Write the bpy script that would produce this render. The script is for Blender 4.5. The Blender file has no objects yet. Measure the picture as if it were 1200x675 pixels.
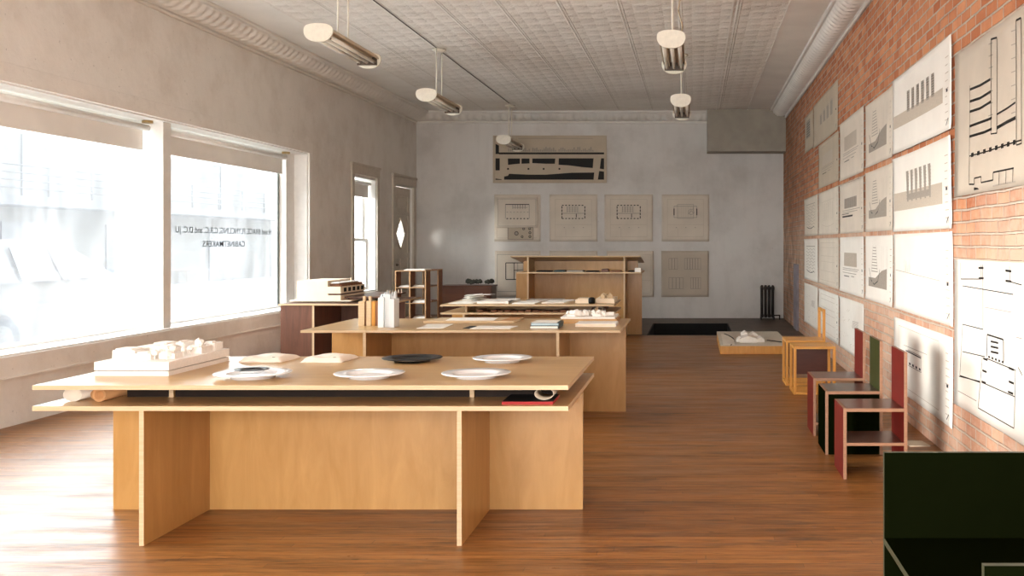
import bpy, bmesh, math, random
from mathutils import Vector, Matrix
R = math.radians
scene = bpy.context.scene
COL = scene.collection
H = 1.375                      # camera height

# ------------------------------------------------------------------ materials
def lin(r, g, b):
    f = lambda c: (c/255/12.92) if c/255 <= .04045 else ((c/255+.055)/1.055)**2.4
    return (f(r), f(g), f(b), 1)

class N:
    """small node-tree helper"""
    def __init__(s, name):
        s.m = bpy.data.materials.new(name); s.m.use_nodes = True
        s.t = s.m.node_tree; s.n = s.t.nodes; s.b = s.n['Principled BSDF']; s.out = s.n['Material Output']
        s.tc = s.n.new('ShaderNodeTexCoord')
    def l(s, a, b): s.t.links.new(a, b)
    def mapping(s, scale=(1,1,1), rot=(0,0,0), coord='Object', src=None):
        mp = s.n.new('ShaderNodeMapping'); mp.inputs['Scale'].default_value = scale; mp.inputs['Rotation'].default_value = rot
        s.l(src or s.tc.outputs[coord], mp.inputs['Vector']); return mp.outputs[0]
    def noise(s, vec, scale=5, detail=4, rough=.5, dist=0):
        t = s.n.new('ShaderNodeTexNoise'); t.inputs['Scale'].default_value = scale; t.inputs['Detail'].default_value = detail
        t.inputs['Roughness'].default_value = rough; t.inputs['Distortion'].default_value = dist
        s.l(vec, t.inputs['Vector']); return t.outputs[0]
    def ramp(s, fac, stops, interp='LINEAR'):
        r = s.n.new('ShaderNodeValToRGB'); r.color_ramp.interpolation = interp
        e = r.color_ramp.elements
        while len(e) < len(stops): e.new(.5)
        for i, (p, c) in enumerate(stops): e[i].position = p; e[i].color = c if len(c) == 4 else (*c, 1)
        s.l(fac, r.inputs[0]); return r.outputs[0]
    def mix(s, fac, a, b, mode='MIX'):
        m = s.n.new('ShaderNodeMix'); m.data_type = 'RGBA'; m.blend_type = mode
        for sock, v in ((m.inputs[0], fac), (m.inputs[6], a), (m.inputs[7], b)):
            if hasattr(v, 'links'): s.l(v, sock)
            else: sock.default_value = v
        return m.outputs[2]
    def math(s, op, a, b=0, c=0, clamp=False):
        m = s.n.new('ShaderNodeMath'); m.operation = op; m.use_clamp = clamp
        for i, v in enumerate((a, b, c)):
            if hasattr(v, 'links'): s.l(v, m.inputs[i])
            else: m.inputs[i].default_value = v
        return m.outputs[0]
    def bump(s, h, strength=.3, dist=.01, prev=None):
        b = s.n.new('ShaderNodeBump'); b.inputs['Strength'].default_value = strength; b.inputs['Distance'].default_value = dist
        s.l(h, b.inputs['Height'])
        if prev: s.l(prev, b.inputs['Normal'])
        s.l(b.outputs[0], s.b.inputs['Normal']); return b.outputs[0]
    def set(s, col=None, rough=.5, spec=.5, metal=0, **k):
        if col is not None:
            if hasattr(col, 'links'): s.l(col, s.b.inputs['Base Color'])
            else: s.b.inputs['Base Color'].default_value = col
        if hasattr(rough, 'links'): s.l(rough, s.b.inputs['Roughness'])
        else: s.b.inputs['Roughness'].default_value = rough
        s.b.inputs['Specular IOR Level'].default_value = spec; s.b.inputs['Metallic'].default_value = metal
        for a, v in k.items(): s.b.inputs[a.replace('_', ' ')].default_value = v
        return s.m

def simple(name, rgb, rough=.5, spec=.5, var=.06, scale=12, metal=0):
    n = N(name); c = lin(*rgb)
    d = tuple(x*(1-var*3) for x in c[:3]) + (1,)
    u = tuple(min(1, x*(1+var)) for x in c[:3]) + (1,)
    return n.set(n.ramp(n.noise(n.tc.outputs['Object'], scale, 5), [(.3, d), (.7, u)]), rough, spec, metal)

def wood(name, a, b, scale, rough=.35, spec=.45, blotch=.25, dark=None):
    n = N(name)
    g = n.noise(n.mapping(scale), 3, 8, .62, .6)
    c = n.ramp(g, [(.25, lin(*a)), (.72, lin(*b))])
    bl = n.noise(n.tc.outputs['Object'], 1.7, 3)
    c = n.mix(n.math('MULTIPLY', n.ramp(bl, [(.4, (0,0,0)), (.75, (1,1,1))]), blotch), c, lin(*(dark or [int(v*.82) for v in a])), 'MIX')
    n.bump(g, .05, .002)
    return n.set(c, rough, spec)

M = {}
M['birch_v'] = wood('birch_face_upright', (170,124,64), (194,148,88), (4,4,.8), blotch=.2)
M['birch_h'] = wood('birch_face_flat', (180,142,92), (200,164,114), (.7,5,5), .3, blotch=.15)
M['birch_e'] = wood('birch_ply_edge', (192,162,124), (214,188,152), (2,2,60), .55, .3)
M['brown_v'] = wood('brown_board_upright', (84,50,34), (116,74,54), (6,6,.7), .45)
M['brown_h'] = wood('brown_board_flat', (90,60,42), (120,84,62), (.8,8,8), .4)
M['darkwood'] = wood('dark_red_wood', (74,34,12), (106,56,24), (.8,8,6), .4)
M['oak_v'] = wood('oak_shelf', (112,66,34), (146,92,52), (8,8,.8), .5)
M['oak_e'] = wood('oak_edge', (170,132,90), (200,160,116), (4,4,20), .5)
M['pine'] = wood('honey_pine', (198,132,48), (226,164,76), (9,9,1.1), .35)
M['pine_h'] = wood('honey_pine_flat', (200,136,54), (226,168,84), (1.1,9,9), .35)
M['red'] = simple('red_stain_ply', (102,25,17), .5, .25, .05)
M['redbrown'] = wood('red_brown_top', (74,36,26), (98,52,38), (1.2,8,8), .3)
M['green'] = simple('olive_green_stain_ply', (44,50,10), .5, .3, .05)
M['black_green'] = simple('black_green_lacquer', (8,11,3), .6, .0, .03)
M['black_brown'] = wood('black_brown_top', (44,30,22), (66,46,34), (1.2,8,8), .3)
M['chair_e'] = wood('chair_ply_edge', (118,82,58), (144,104,78), (3,3,40), .5)
M['green_e'] = simple('painted_green_edge', (52,60,44), .4, .5, .08)
M['white'] = simple('white_paint', (236,233,228), .45, .5, .02)
M['frame_beige'] = simple('beige_gloss_paint', (206,196,182), .5, .4, .03)
M['model_white'] = simple('white_model_board', (238,232,224), .7, .3, .02, 60)
M['cream'] = simple('cream_card', (236,216,190), .7, .3, .02)
M['paper'] = simple('white_paper', (240,235,226), .8, .2, .015, 4)
M['paper_cream'] = simple('aged_drawing_paper', (222,211,196), .85, .2, .03, 3)
M['paper_tan'] = simple('tan_drawing_paper', (200,188,172), .85, .2, .03, 3)
M['paper_dull'] = simple('dull_print_paper', (196,182,162), .85, .2, .03, 3)
M['ink'] = simple('black_ink', (28,25,22), .6, .3, .02)
M['ink_grey'] = simple('grey_ink', (166,157,146), .8, .2, .05, 80)
M['ink_pale'] = simple('pale_pencil', (200,188,172), .8, .2, .04, 80)
M['envelope'] = simple('manila_envelope', (238,224,208), .75, .3, .03, 8)
M['ceramic'] = simple('white_glazed_ceramic', (240,240,240), .14, .5, .01)
M['ceramic_black'] = simple('black_glazed_ceramic', (16,17,18), .36, .25, .01)
M['tube_card'] = simple('brown_kraft_tube', (190,140,92), .7, .3, .06)
M['redbook'] = simple('red_cloth_cover', (160,34,30), .6, .3, .05)
M['teal'] = simple('dark_teal_cover', (40,66,70), .5, .4, .05)
M['blue_pages'] = simple('pale_blue_pages', (190,210,216), .7, .3, .03)
M['dark'] = simple('black_matte', (14,12,10), .7, .3, .05)
M['slotshade'] = simple('slot_shade_board', (36,24,16), .7, .2, .1)  # near-black colour stands in for the shade deep in the table slot
M['iron'] = simple('dark_cast_iron', (34,24,20), .5, .5, .1)
M['brass'] = simple('aged_wood_knob', (170,140,90), .4, .5, .05)
M['cream_metal'] = simple('cream_enamel', (230,224,208), .35, .5, .03, 30)
M['tan_metal'] = simple('yellowed_reflector', (196,176,146), .4, .5, .05, 20)
M['tube_glass'] = simple('unlit_fluorescent_tube', (226,220,208), .25, .5, .02)
M['dark_metal'] = simple('dark_lamp_holder', (84,70,54), .5, .5, .1)
M['shade'] = simple('beige_roller_fabric', (238,234,228), .8, .2, .02, 3)
M['lilac'] = simple('grey_lilac_paint', (150,142,150), .6, .3, .1, 6)
M['soffit'] = simple('grey_board_paint', (168,162,150), .8, .2, .05, 4)
M['leafgrey'] = simple('grey_green_dry_stuff', (84,84,74), .8, .2, .2, 30)

def acrylic():
    n = N('frosted_clear_acrylic')
    return n.set((.93,.96,.97,1), .22, .5, 0, Transmission_Weight=.3, IOR=1.35)
M['acrylic'] = acrylic()

def glass_mat(name='flare_veil_glass', haze=.06, tint=(.93,.96,.96)):
    n = N(name); n.n.remove(n.b)
    tr = n.n.new('ShaderNodeBsdfTransparent'); tr.inputs[0].default_value = (*tint, 1)
    tl = n.n.new('ShaderNodeBsdfTranslucent'); tl.inputs[0].default_value = (.95,.95,.96,1)
    gl = n.n.new('ShaderNodeBsdfGlossy'); gl.inputs['Roughness'].default_value = .05
    fr = n.n.new('ShaderNodeFresnel'); fr.inputs[0].default_value = 1.3
    veil = n.ramp(n.noise(n.mapping((1,2.5,.8)), 2, 5), [(.3,(haze*.6,)*3), (.75,(haze*1.4,)*3)])  # uneven translucent veil imitating flare that washes out the street view
    m1 = n.n.new('ShaderNodeMixShader'); m2 = n.n.new('ShaderNodeMixShader')
    n.l(veil, m1.inputs[0]); n.l(tr.outputs[0], m1.inputs[1]); n.l(tl.outputs[0], m1.inputs[2])
    n.l(n.math('MULTIPLY', fr.outputs[0], .5), m2.inputs[0]); n.l(m1.outputs[0], m2.inputs[1]); n.l(gl.outputs[0], m2.inputs[2])
    n.l(m2.outputs[0], n.out.inputs[0]); return n.m
M['glass'] = glass_mat()

def plaster(name, base, stain, bstr=.25, streak=.35, sc=1.2):
    n = N(name); o = n.tc.outputs['Object']
    a = n.noise(o, sc, 7, .62)
    c = n.ramp(a, [(.28, lin(*stain)), (.52, lin(*base)), (.8, lin(*[min(255, int(v*1.03)) for v in base]))])
    v = n.noise(n.mapping((3,3,.5)), 1.6, 5, .6)
    c = n.mix(n.math('MULTIPLY', n.ramp(v, [(.52,(0,0,0)), (.8,(1,1,1))]), streak), c, lin(*stain))
    sp = n.noise(o, 26, 2)
    c = n.mix(n.math('MULTIPLY', n.ramp(sp, [(.71,(0,0,0)), (.76,(1,1,1))]), .4), c, lin(*[int(x*.7) for x in stain]))
    h = n.noise(o, 9, 8, .6)
    n.bump(n.math('ADD', h, n.math('MULTIPLY', n.noise(o, 2, 3), 2)), bstr, .02)
    return n.set(c, .75, .25)
M['plaster_left'] = plaster('plaster_beige', (232,228,222), (220,214,206), .3, .12, 2.2)
M['plaster_back'] = plaster('plaster_grey_white', (220,217,213), (196,192,187), .2, .4, .9)

def brick():
    n = N('old_orange_brick')
    sep = n.n.new('ShaderNodeSeparateXYZ'); n.l(n.tc.outputs['Object'], sep.inputs[0])
    cmb = n.n.new('ShaderNodeCombineXYZ'); n.l(sep.outputs[1], cmb.inputs[0]); n.l(sep.outputs[2], cmb.inputs[1])
    wob = n.noise(n.tc.outputs['Object'], 3, 3)
    off = n.n.new('ShaderNodeVectorMath'); off.operation = 'ADD'
    w2 = n.n.new('ShaderNodeVectorMath'); w2.operation = 'SCALE'; n.l(wob, w2.inputs[0]); w2.inputs[3].default_value = .02
    n.l(cmb.outputs[0], off.inputs[0]); n.l(w2.outputs[0], off.inputs[1])
    b = n.n.new('ShaderNodeTexBrick'); n.l(off.outputs[0], b.inputs['Vector'])
    b.inputs['Scale'].default_value = 1; b.inputs['Brick Width'].default_value = .215; b.inputs['Row Height'].default_value = .076
    b.inputs['Mortar Size'].default_value = .009; b.inputs['Mortar Smooth'].default_value = .4
    b.inputs['Color1'].default_value = lin(176,106,70); b.inputs['Color2'].default_value = lin(212,150,110); b.inputs['Mortar'].default_value = lin(196,182,166)
    big = n.noise(n.tc.outputs['Object'], .8, 5, .6)
    c = n.mix(n.math('MULTIPLY', n.ramp(n.noise(n.tc.outputs['Object'], 5, 5, .7), [(.45,(0,0,0)), (.7,(1,1,1))]), .45), b.outputs[0], lin(160,88,54))
    # remains of lime wash: stays with the wall, densest low down and towards the back
    grad = n.math('MULTIPLY', n.math('MINIMUM', n.math('SUBTRACT', 2.5, sep.outputs[2]), 1.2), .30)
    m = n.math('ADD', n.math('MULTIPLY', big, .75), grad)
    fine = n.noise(n.tc.outputs['Object'], 14, 6, .7)
    m = n.math('ADD', m, n.math('MULTIPLY', fine, .35))
    c = n.mix(n.ramp(m, [(.70,(0,0,0)), (.98,(.62,.62,.62))]), c, lin(222,202,182))
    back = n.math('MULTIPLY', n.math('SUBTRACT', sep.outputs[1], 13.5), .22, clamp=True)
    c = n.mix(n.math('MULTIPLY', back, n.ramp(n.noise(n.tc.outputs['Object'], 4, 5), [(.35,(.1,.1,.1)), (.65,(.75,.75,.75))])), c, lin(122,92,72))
    h = n.math('SUBTRACT', n.math('MULTIPLY', fine, .35), b.outputs['Fac'])
    n.bump(h, 1.0, .02)
    return n.set(c, .85, .2)
M['brick'] = brick()

def planks():
    n = N('old_plank_floor')
    sp = n.n.new('ShaderNodeSeparateXYZ'); n.l(n.tc.outputs['Object'], sp.inputs[0])
    row = n.math('FLOOR', n.math('DIVIDE', sp.outputs[1], .058))
    wn = n.n.new('ShaderNodeTexWhiteNoise'); wn.noise_dimensions = '1D'; n.l(row, wn.inputs['W'])
    cb = n.n.new('ShaderNodeCombineXYZ'); n.l(n.math('MULTIPLY_ADD', wn.outputs['Value'], 2.3, sp.outputs[0]), cb.inputs[0]); n.l(sp.outputs[1], cb.inputs[1])
    b = n.n.new('ShaderNodeTexBrick'); n.l(cb.outputs[0], b.inputs['Vector'])
    b.inputs['Scale'].default_value = 1; b.inputs['Brick Width'].default_value = 2.3; b.inputs['Row Height'].default_value = .058
    b.offset = .37; b.inputs['Mortar Size'].default_value = .003; b.inputs['Mortar Smooth'].default_value = .3
    b.inputs['Color1'].default_value = lin(92,54,22); b.inputs['Color2'].default_value = lin(164,104,46); b.inputs['Mortar'].default_value = lin(44,26,14)
    b.inputs['Bias'].default_value = 0
    st = n.noise(n.mapping((.7,16,1)), 1.6, 8, .65, .3)
    c = n.mix(.45, b.outputs[0], n.ramp(st, [(.34, lin(62,38,20)), (.5, lin(134,84,38)), (.68, lin(188,132,72))]))
    gr = n.noise(n.mapping((3,60,1)), 2, 6, .6)
    c = n.mix(.30, c, n.ramp(gr, [(.38, lin(56,34,18)), (.62, lin(184,132,82))]))
    ds = n.noise(n.mapping((1.1,7,1)), 1.3, 6, .7)
    c = n.mix(n.math('MULTIPLY', n.ramp(ds, [(.54,(0,0,0)), (.66,(1,1,1))]), .7), c, lin(58,42,32))
    d2 = n.noise(n.mapping((2.6,22,1)), 1.6, 5, .7)
    c = n.mix(n.math('MULTIPLY', n.ramp(d2, [(.58,(0,0,0)), (.68,(1,1,1))]), .65), c, lin(64,42,28))
    pit = n.noise(n.mapping((6,30,1)), 1.4, 3, .5)
    c = n.mix(n.ramp(pit, [(.74,(0,0,0)), (.77,(1,1,1))]), c, lin(36,20,12))
    wr = n.noise(n.mapping((1.4,6,1)), 2.4, 9, .8)
    c = n.mix(n.math('MULTIPLY', n.ramp(wr, [(.62,(0,0,0)), (.72,(1,1,1))]), .28), c, lin(190,158,128))
    rg = n.ramp(n.noise(n.mapping((1,5,1)), 1.4, 6, .7), [(.3,(.26,)*3), (.75,(.50,)*3)])
    n.bump(n.math('SUBTRACT', n.math('MULTIPLY', st, .5), b.outputs['Fac']), .28, .004)
    n.b.inputs['Coat Weight'].default_value = .05; n.b.inputs['Coat Roughness'].default_value = .3
    return n.set(c, rg, .24)
M['planks'] = planks()
def concrete():
    n = N('dark_worn_concrete'); o = n.tc.outputs['Object']
    c = n.ramp(n.noise(o, 2.2, 8, .7), [(.3, lin(58,46,36)), (.7, lin(104,88,74))])
    n.bump(n.noise(o, 14, 5), .2, .01); return n.set(c, .5, .4)
M['concrete'] = concrete()

def tin(name, field=True):
    """pressed-tin ceiling: embossed squares, long seams every 0.6 m"""
    n = N(name); sep = n.n.new('ShaderNodeSeparateXYZ'); n.l(n.tc.outputs['Object'], sep.inputs[0])
    X, Y = sep.outputs[0], sep.outputs[1]
    def sn(v, period, ph=0): return n.math('SINE', n.math('MULTIPLY_ADD', v, 2*math.pi/period, ph))
    sq = n.math('MULTIPLY', sn(X, .61, .5), sn(Y, .305))
    med = n.math('ABSOLUTE', n.math('MULTIPLY', sn(X, .305, .6), sn(Y, .305)))
    fr = n.math('ABSOLUTE', n.math('SUBTRACT', n.math('FRACT', n.math('DIVIDE', n.math('ADD', X, 10-.09), .61)), .5))
    seam = n.ramp(fr, [(.455,(0,0,0)), (.475,(1,1,1)), (.5,(.1,.1,.1))])
    no = n.noise(n.tc.outputs['Object'], 22, 4, .7)
    h = n.math('ADD', n.math('ADD', n.math('MULTIPLY', sq, .5), n.math('MULTIPLY', med, .5)), n.math('MULTIPLY', seam, .5))
    h = n.math('ADD', h, n.math('MULTIPLY', no, .9))
    n.bump(h, .8, .02)
    c = n.ramp(n.noise(n.tc.outputs['Object'], .9, 6, .6), [(.3, lin(220,213,204)), (.7, lin(238,233,226))])
    cre = n.math('MULTIPLY', n.ramp(fr, [(.47,(0,0,0)), (.5,(1,1,1))]), .3)
    c = n.mix(cre, c, lin(150,136,118))
    return n.set(c, .6, .3)
M['tin'] = tin('pressed_tin_ceiling')
def cove(name, axis):
    n = N(name); sep = n.n.new('ShaderNodeSeparateXYZ'); n.l(n.tc.outputs['Object'], sep.inputs[0])
    a = sep.outputs[axis]; z = sep.outputs[2]
    w = n.math('SINE', n.math('MULTIPLY_ADD', a, 2*math.pi/.15, n.math('MULTIPLY', z, 14)))
    w2 = n.math('SINE', n.math('MULTIPLY', z, 2*math.pi/.05))
    h = n.math('ADD', n.math('MULTIPLY', n.math('ABSOLUTE', w), .9), n.math('ADD', n.math('MULTIPLY', w2, .25), n.math('MULTIPLY', n.noise(n.tc.outputs['Object'], 30, 4), .8)))
    n.bump(h, .8, .015)
    c = n.ramp(n.noise(n.tc.outputs['Object'], 2, 5), [(.3, lin(208,198,184)), (.7, lin(228,220,208))])
    return n.set(c, .6, .3)
M['cove_y'] = cove('pressed_tin_cornice_long', 1)
M['cove_x'] = cove('pressed_tin_cornice_short', 0)
M['band'] = simple('smooth_tin_band', (232,228,221), .5, .4, .03, 2)
# outdoors
M['asphalt'] = simple('pale_street', (186,184,180), .9, .2, .05, 2)
M['out_wall'] = simple('pale_render_outside', (76,75,73), .9, .2, .03, 1)
M['out_trim'] = simple('outside_grey_steel', (54,55,58), .7, .3, .05)
M['out_shade'] = simple('outside_dark_openings', (52,54,60), .5, .4, .05)
M['car_paint'] = simple('silver_white_car_paint', (80,79,80), .4, .4, .02)
M['truck_paint'] = simple('grey_truck_paint', (64,66,72), .4, .4, .02)
M['car_glass'] = simple('dull_car_glass', (48,50,57), .2, .5, .02)
M['tyre'] = simple('grey_tyre', (44,46,54), .8, .2, .05)

# ------------------------------------------------------------------ mesh helpers
class MB:
    def __init__(s, o=(0,0,0)): s.bm = bmesh.new(); s.o = Vector(o)
    def _add(s, verts, faces, mi=0):
        vs = [s.bm.verts.new(Vector(v) - s.o) for v in verts]; out = []
        for k, f in enumerate(faces):
            try:
                fc = s.bm.faces.new([vs[i] for i in f]); fc.material_index = mi[k] if isinstance(mi, (list, tuple)) else mi; out.append(fc)
            except ValueError: pass
        return vs, out
    def box(s, x0, x1, y0, y1, z0, z1, mi=0, bev=0, mat=None):
        P = [(x0,y0,z0),(x1,y0,z0),(x1,y1,z0),(x0,y1,z0),(x0,y0,z1),(x1,y0,z1),(x1,y1,z1),(x0,y1,z1)]
        if mat is not None: P = [mat @ Vector(p) for p in P]
        F = [(0,3,2,1),(4,5,6,7),(0,1,5,4),(2,3,7,6),(1,2,6,5),(3,0,4,7)]
        vs, fs = s._add(P, F, mi)
        if bev:
            bmesh.ops.bevel(s.bm, geom=list({e for f in fs for e in f.edges}), offset=bev, segments=2, profile=.6, affect='EDGES', material=-1)
        return s
    def board(s, x0, x1, y0, y1, z0, z1, bev=.0012):
        """plywood board: material 0 on the two big faces, 1 on the narrow edges"""
        d = (x1-x0, y1-y0, z1-z0); t = d.index(min(d))
        idx = {2: [0,0,1,1,1,1], 1: [1,1,0,0,1,1], 0: [1,1,1,1,0,0]}[t]
        return s.box(x0, x1, y0, y1, z0, z1, idx, bev)
    def cyl(s, p0, p1, r0, r1=None, n=20, mi=0, caps=True):
        r1 = r0 if r1 is None else r1
        p0, p1 = Vector(p0), Vector(p1); d = (p1-p0).normalized()
        u = d.orthogonal().normalized(); v = d.cross(u)
        P = []
        for p, r in ((p0, r0), (p1, r1)):
            P += [p + (u*math.cos(2*math.pi*i/n) + v*math.sin(2*math.pi*i/n))*r for i in range(n)]
        F = [(i, (i+1)%n, n+(i+1)%n, n+i) for i in range(n)]
        if caps: F += [tuple(range(n-1,-1,-1)), tuple(range(n, 2*n))]
        vs, fs = s._add(P, F, mi)
        for f in fs[:n]: f.smooth = True
        return s
    def pipe(s, p0, p1, ro, ri, n=24, mi=0, sx=1, sz=1):
        """hollow tube along Y, optionally flattened"""
        p0, p1 = Vector(p0), Vector(p1); P = []
        for p, r in ((p0, ro), (p1, ro), (p1, ri), (p0, ri)):
            P += [p + Vector((math.cos(2*math.pi*i/n)*r*sx, 0, math.sin(2*math.pi*i/n)*r*sz)) for i in range(n)]
        F = []
        for k in range(4):
            a, b = k*n, ((k+1)%4)*n
            F += [(a+i, b+i, b+(i+1)%n, a+(i+1)%n) for i in range(n)]
        vs, fs = s._add(P, F, mi)
        for k, f in enumerate(fs): f.smooth = (k//n) % 2 == 0
        return s
    def lathe(s, prof, c=(0,0,0), n=48, mi=0):
        c = Vector(c); P = []; F = []
        for r, z in prof: P += [c + Vector((math.cos(2*math.pi*i/n)*r, math.sin(2*math.pi*i/n)*r, z)) for i in range(n)]
        for k in range(len(prof)-1):
            F += [(k*n+i, k*n+(i+1)%n, (k+1)*n+(i+1)%n, (k+1)*n+i) for i in range(n)]
        F += [tuple(range(n-1,-1,-1)), tuple((len(prof)-1)*n+i for i in range(n))]
        vs, fs = s._add(P, F, mi)
        for f in fs: f.smooth = True
        return s
    def prism(s, poly, fn, a, b, mi=0):
        """poly of 2-D points, fn(u,v,w)->xyz, extruded in w from a to b"""
        n = len(poly); P = [fn(u, v, a) for u, v in poly] + [fn(u, v, b) for u, v in poly]
        F = [tuple(range(n-1,-1,-1)), tuple(range(n, 2*n))] + [(i, (i+1)%n, n+(i+1)%n, n+i) for i in range(n)]
        s._add(P, F, mi); return s
    def blob(s, c, r, mi=0, seed=0, sub=2, sq=(1,1,1)):
        rnd = random.Random(seed); g = bmesh.ops.create_icosphere(s.bm, subdivisions=sub, radius=1)
        for v in g['verts']:
            k = r*(.82 + .36*rnd.random()); v.co = Vector((v.co.x*k*sq[0], v.co.y*k*sq[1], v.co.z*k*sq[2])) + Vector(c) - s.o
            for f in v.link_faces: f.material_index = mi
        return s
    def build(s, name, mats, parent=None, smooth=False):
        bmesh.ops.recalc_face_normals(s.bm, faces=s.bm.faces)
        me = bpy.data.meshes.new(name); s.bm.to_mesh(me); s.bm.free()
        for m in (mats if isinstance(mats, (list, tuple)) else [mats]): me.materials.append(M[m] if isinstance(m, str) else m)
        if smooth:
            for p in me.polygons: p.use_smooth = True
        o = bpy.data.objects.new(name, me); COL.objects.link(o)
        if parent is not None: o.parent = parent
        else: o.location = s.o
        return o

def tag(o, label, cat, group=None, kind=None):
    o['label'] = label; o['category'] = cat
    if group: o['group'] = group
    if kind: o['kind'] = kind
    return o
def thing(name, label, cat, loc=(0,0,0), rz=0, group=None):
    o = bpy.data.objects.new(name, None); COL.objects.link(o); o.location = loc; o.rotation_euler = (0,0,rz)
    o.empty_display_size = .1
    return tag(o, label, cat, group)
def struct(o, label, cat): o['kind'] = 'structure'; o['label'] = label; o['category'] = cat; return o
def dup(root, loc, rz=None, label=None, group=None):
    r = root.copy(); COL.objects.link(r); r.location = loc
    if rz is not None: r.rotation_euler = (0,0,rz)
    if label: r['label'] = label
    if group: r['group'] = group
    def kids(a, b):
        for ch in list(a.children):
            c = ch.copy(); COL.objects.link(c); c.parent = b; kids(ch, c)
    kids(root, r); return r

# ================================================================== ROOM SHELL
XL, XR, YF, YB = -5.16, 1.65, -1.8, 19.0
ZC, ZK = 3.81, 3.64           # ceiling, foot of the cornice
WT = .34
# floor with the hatch opening near the back
hx0, hx1, hy0, hy1 = -.72, .58, 15.45, 17.7
m = MB()
m.box(XL-.4, XR+.2, YF-.2, 15.4, -.12, 0)
struct(m.build('floor', 'planks'), 'worn glossy brown plank floor of the studio', 'floor')
m = MB()
m.box(XL-.4, hx0, 15.4, YB+.2, -.12, 0); m.box(hx1, XR+.2, 15.4, YB+.2, -.12, 0)
m.box(hx0, hx1, 15.4, hy0, -.12, 0); m.box(hx0, hx1, hy1, YB+.2, -.12, 0)
struct(m.build('floor_back', 'concrete'), 'dark worn concrete floor along the back wall', 'floor')
m = MB((0,0,0))
m.box(hx0, hx1, hy0, hy1, -1.0, -.95); m.box(hx0, hx0+.02, hy0, hy1, -1, .004); m.box(hx1-.02, hx1, hy0, hy1, -1, .004)
m.box(hx0, hx1, hy0, hy0+.02, -1, .004); m.box(hx0, hx1, hy1-.02, hy1, -1, .004)
tag(m.build('floor_hatch', 'dark'), 'open black rectangular hatch in the floor by the back wall', 'floor hatch', kind='structure')

# left wall with its openings: (y0,y1,z0,z1)
W1 = (2.6, 13.65, .53, 2.586); W2 = (15.46, 16.57, .62, 2.42); DR = (17.58, 18.72, 0, 2.39)
m = MB()
x0, x1 = XL-WT, XL
ys = [YF-.2, W1[0], W1[1], W2[0], W2[1], DR[0], DR[1], YB+.2]
for a, b in ((0,1),(2,3),(4,5),(6,7)): m.box(x0, x1, ys[a], ys[b], 0, ZC)
for w in (W1, W2, DR):
    if w[2] > 0: m.box(x0, x1, w[0], w[1], 0, w[2])
    m.box(x0, x1, w[0], w[1], w[3], ZC)
struct(m.build('wall_left', 'plaster_left'), 'beige plaster wall on the left with the shop windows', 'wall')
m = MB(); m.box(XL-.3, XR+.2, YB, YB+.2, 0, ZC)
struct(m.build('wall_back', 'plaster_back'), 'stained grey white plaster back wall', 'wall')
m = MB(); m.box(XR, XR+.2, YF-.2, YB+.2, 0, ZC)
struct(m.build('wall_right', 'brick'), 'old orange brick wall on the right', 'wall')
# front wall behind the camera, with a broad shop window
FW = (-3.9, 1.3, .35, 2.6)
m = MB()
m.box(XL-.3, FW[0], YF-.2, YF, 0, ZC); m.box(FW[1], XR+.2, YF-.2, YF, 0, ZC)
m.box(FW[0], FW[1], YF-.2, YF, 0, FW[2]); m.box(FW[0], FW[1], YF-.2, YF, FW[3], ZC)
struct(m.build('wall_front', 'plaster_back'), 'front wall behind the viewer', 'wall')
m = MB()
m.box(-4.34, .96, YF, 18.55, ZC, ZC+.1, 0)
m.box(XL-.3, -4.34, YF-.2, YB+.2, ZC, ZC+.1, 1); m.box(.96, XR+.2, YF-.2, YB+.2, ZC, ZC+.1, 1); m.box(-4.34, .96, 18.55, YB+.2, ZC, ZC+.1, 1)
struct(m.build('ceiling', ['tin','band']), 'embossed pressed tin ceiling', 'ceiling')
for i, x in enumerate((.39, .96)):
    m = MB(); m.box(x-.008, x+.008, YF, 18.6, ZC-.008, ZC)
    struct(m.build('trim_ceiling_%d' % (i+1), 'band'), 'narrow moulded seam running along the ceiling', 'trim')

# cornices: bead at the foot, then a bulging face with raised leaf lobes (real relief)
def cornice(name, place, a, b, mat, label, dz=0, sc=1):
    pr = [(0, ZK-.025, 0), (.02, ZK-.025, 0), (.03, ZK-.012, 0), (.03, ZK+.004, 0), (.018, ZK+.014, 0)]
    K = 12
    for k in range(K+1):
        t = k/K; u = .022+.24*t; v = ZK+.02+(ZC-.03-ZK-.02)*t
        bul = .030*math.sin(t*math.pi); pr.append((u+bul*.55, v-bul*.8, math.sin(t*math.pi)**.5 if 0 < t < 1 else 0))
    pr += [(.272, ZC-.034, 0), (.295, ZC-.03, 0), (.30, ZC-.012, 0), (.30, ZC+.02, 0), (0, ZC+.02, 0)]
    n = int((b-a)/.025); m = MB(); P = []; F = []
    for i in range(n+1):
        w = a+(b-a)*i/n
        for k, (u, v, e) in enumerate(pr):
            t = (k-5)/K
            lobe = e*(.030*abs(math.sin(w*math.pi/.15)) + .010*math.sin(t*17)*math.cos(w*2*math.pi/.075))
            if k == 3: lobe = .004*math.sin(w*2*math.pi/.06)
            v2 = v + (dz if v < ZC-.01 else 0)*(1-max(0, t)) if k < 18 else v
            P.append(place(u*sc+lobe*.6, w, v2-lobe))
    q = len(pr)
    for i in range(n):
        for k in range(q): F.append((i*q+k, i*q+(k+1)%q, (i+1)*q+(k+1)%q, (i+1)*q+k))
    F += [tuple(range(q)), tuple(n*q+k for k in range(q-1,-1,-1))]
    m._add(P, F); struct(m.build(name, mat, None, True), label, 'trim')
cornice('trim_left', lambda u, w, v: (XL+u, w, v), YF, YB, 'band', 'embossed tin cornice above the left wall')
cornice('trim_back', lambda u, w, v: (w, YB-u, v), XL, .23, 'band', 'embossed tin cornice above the back wall')
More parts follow.
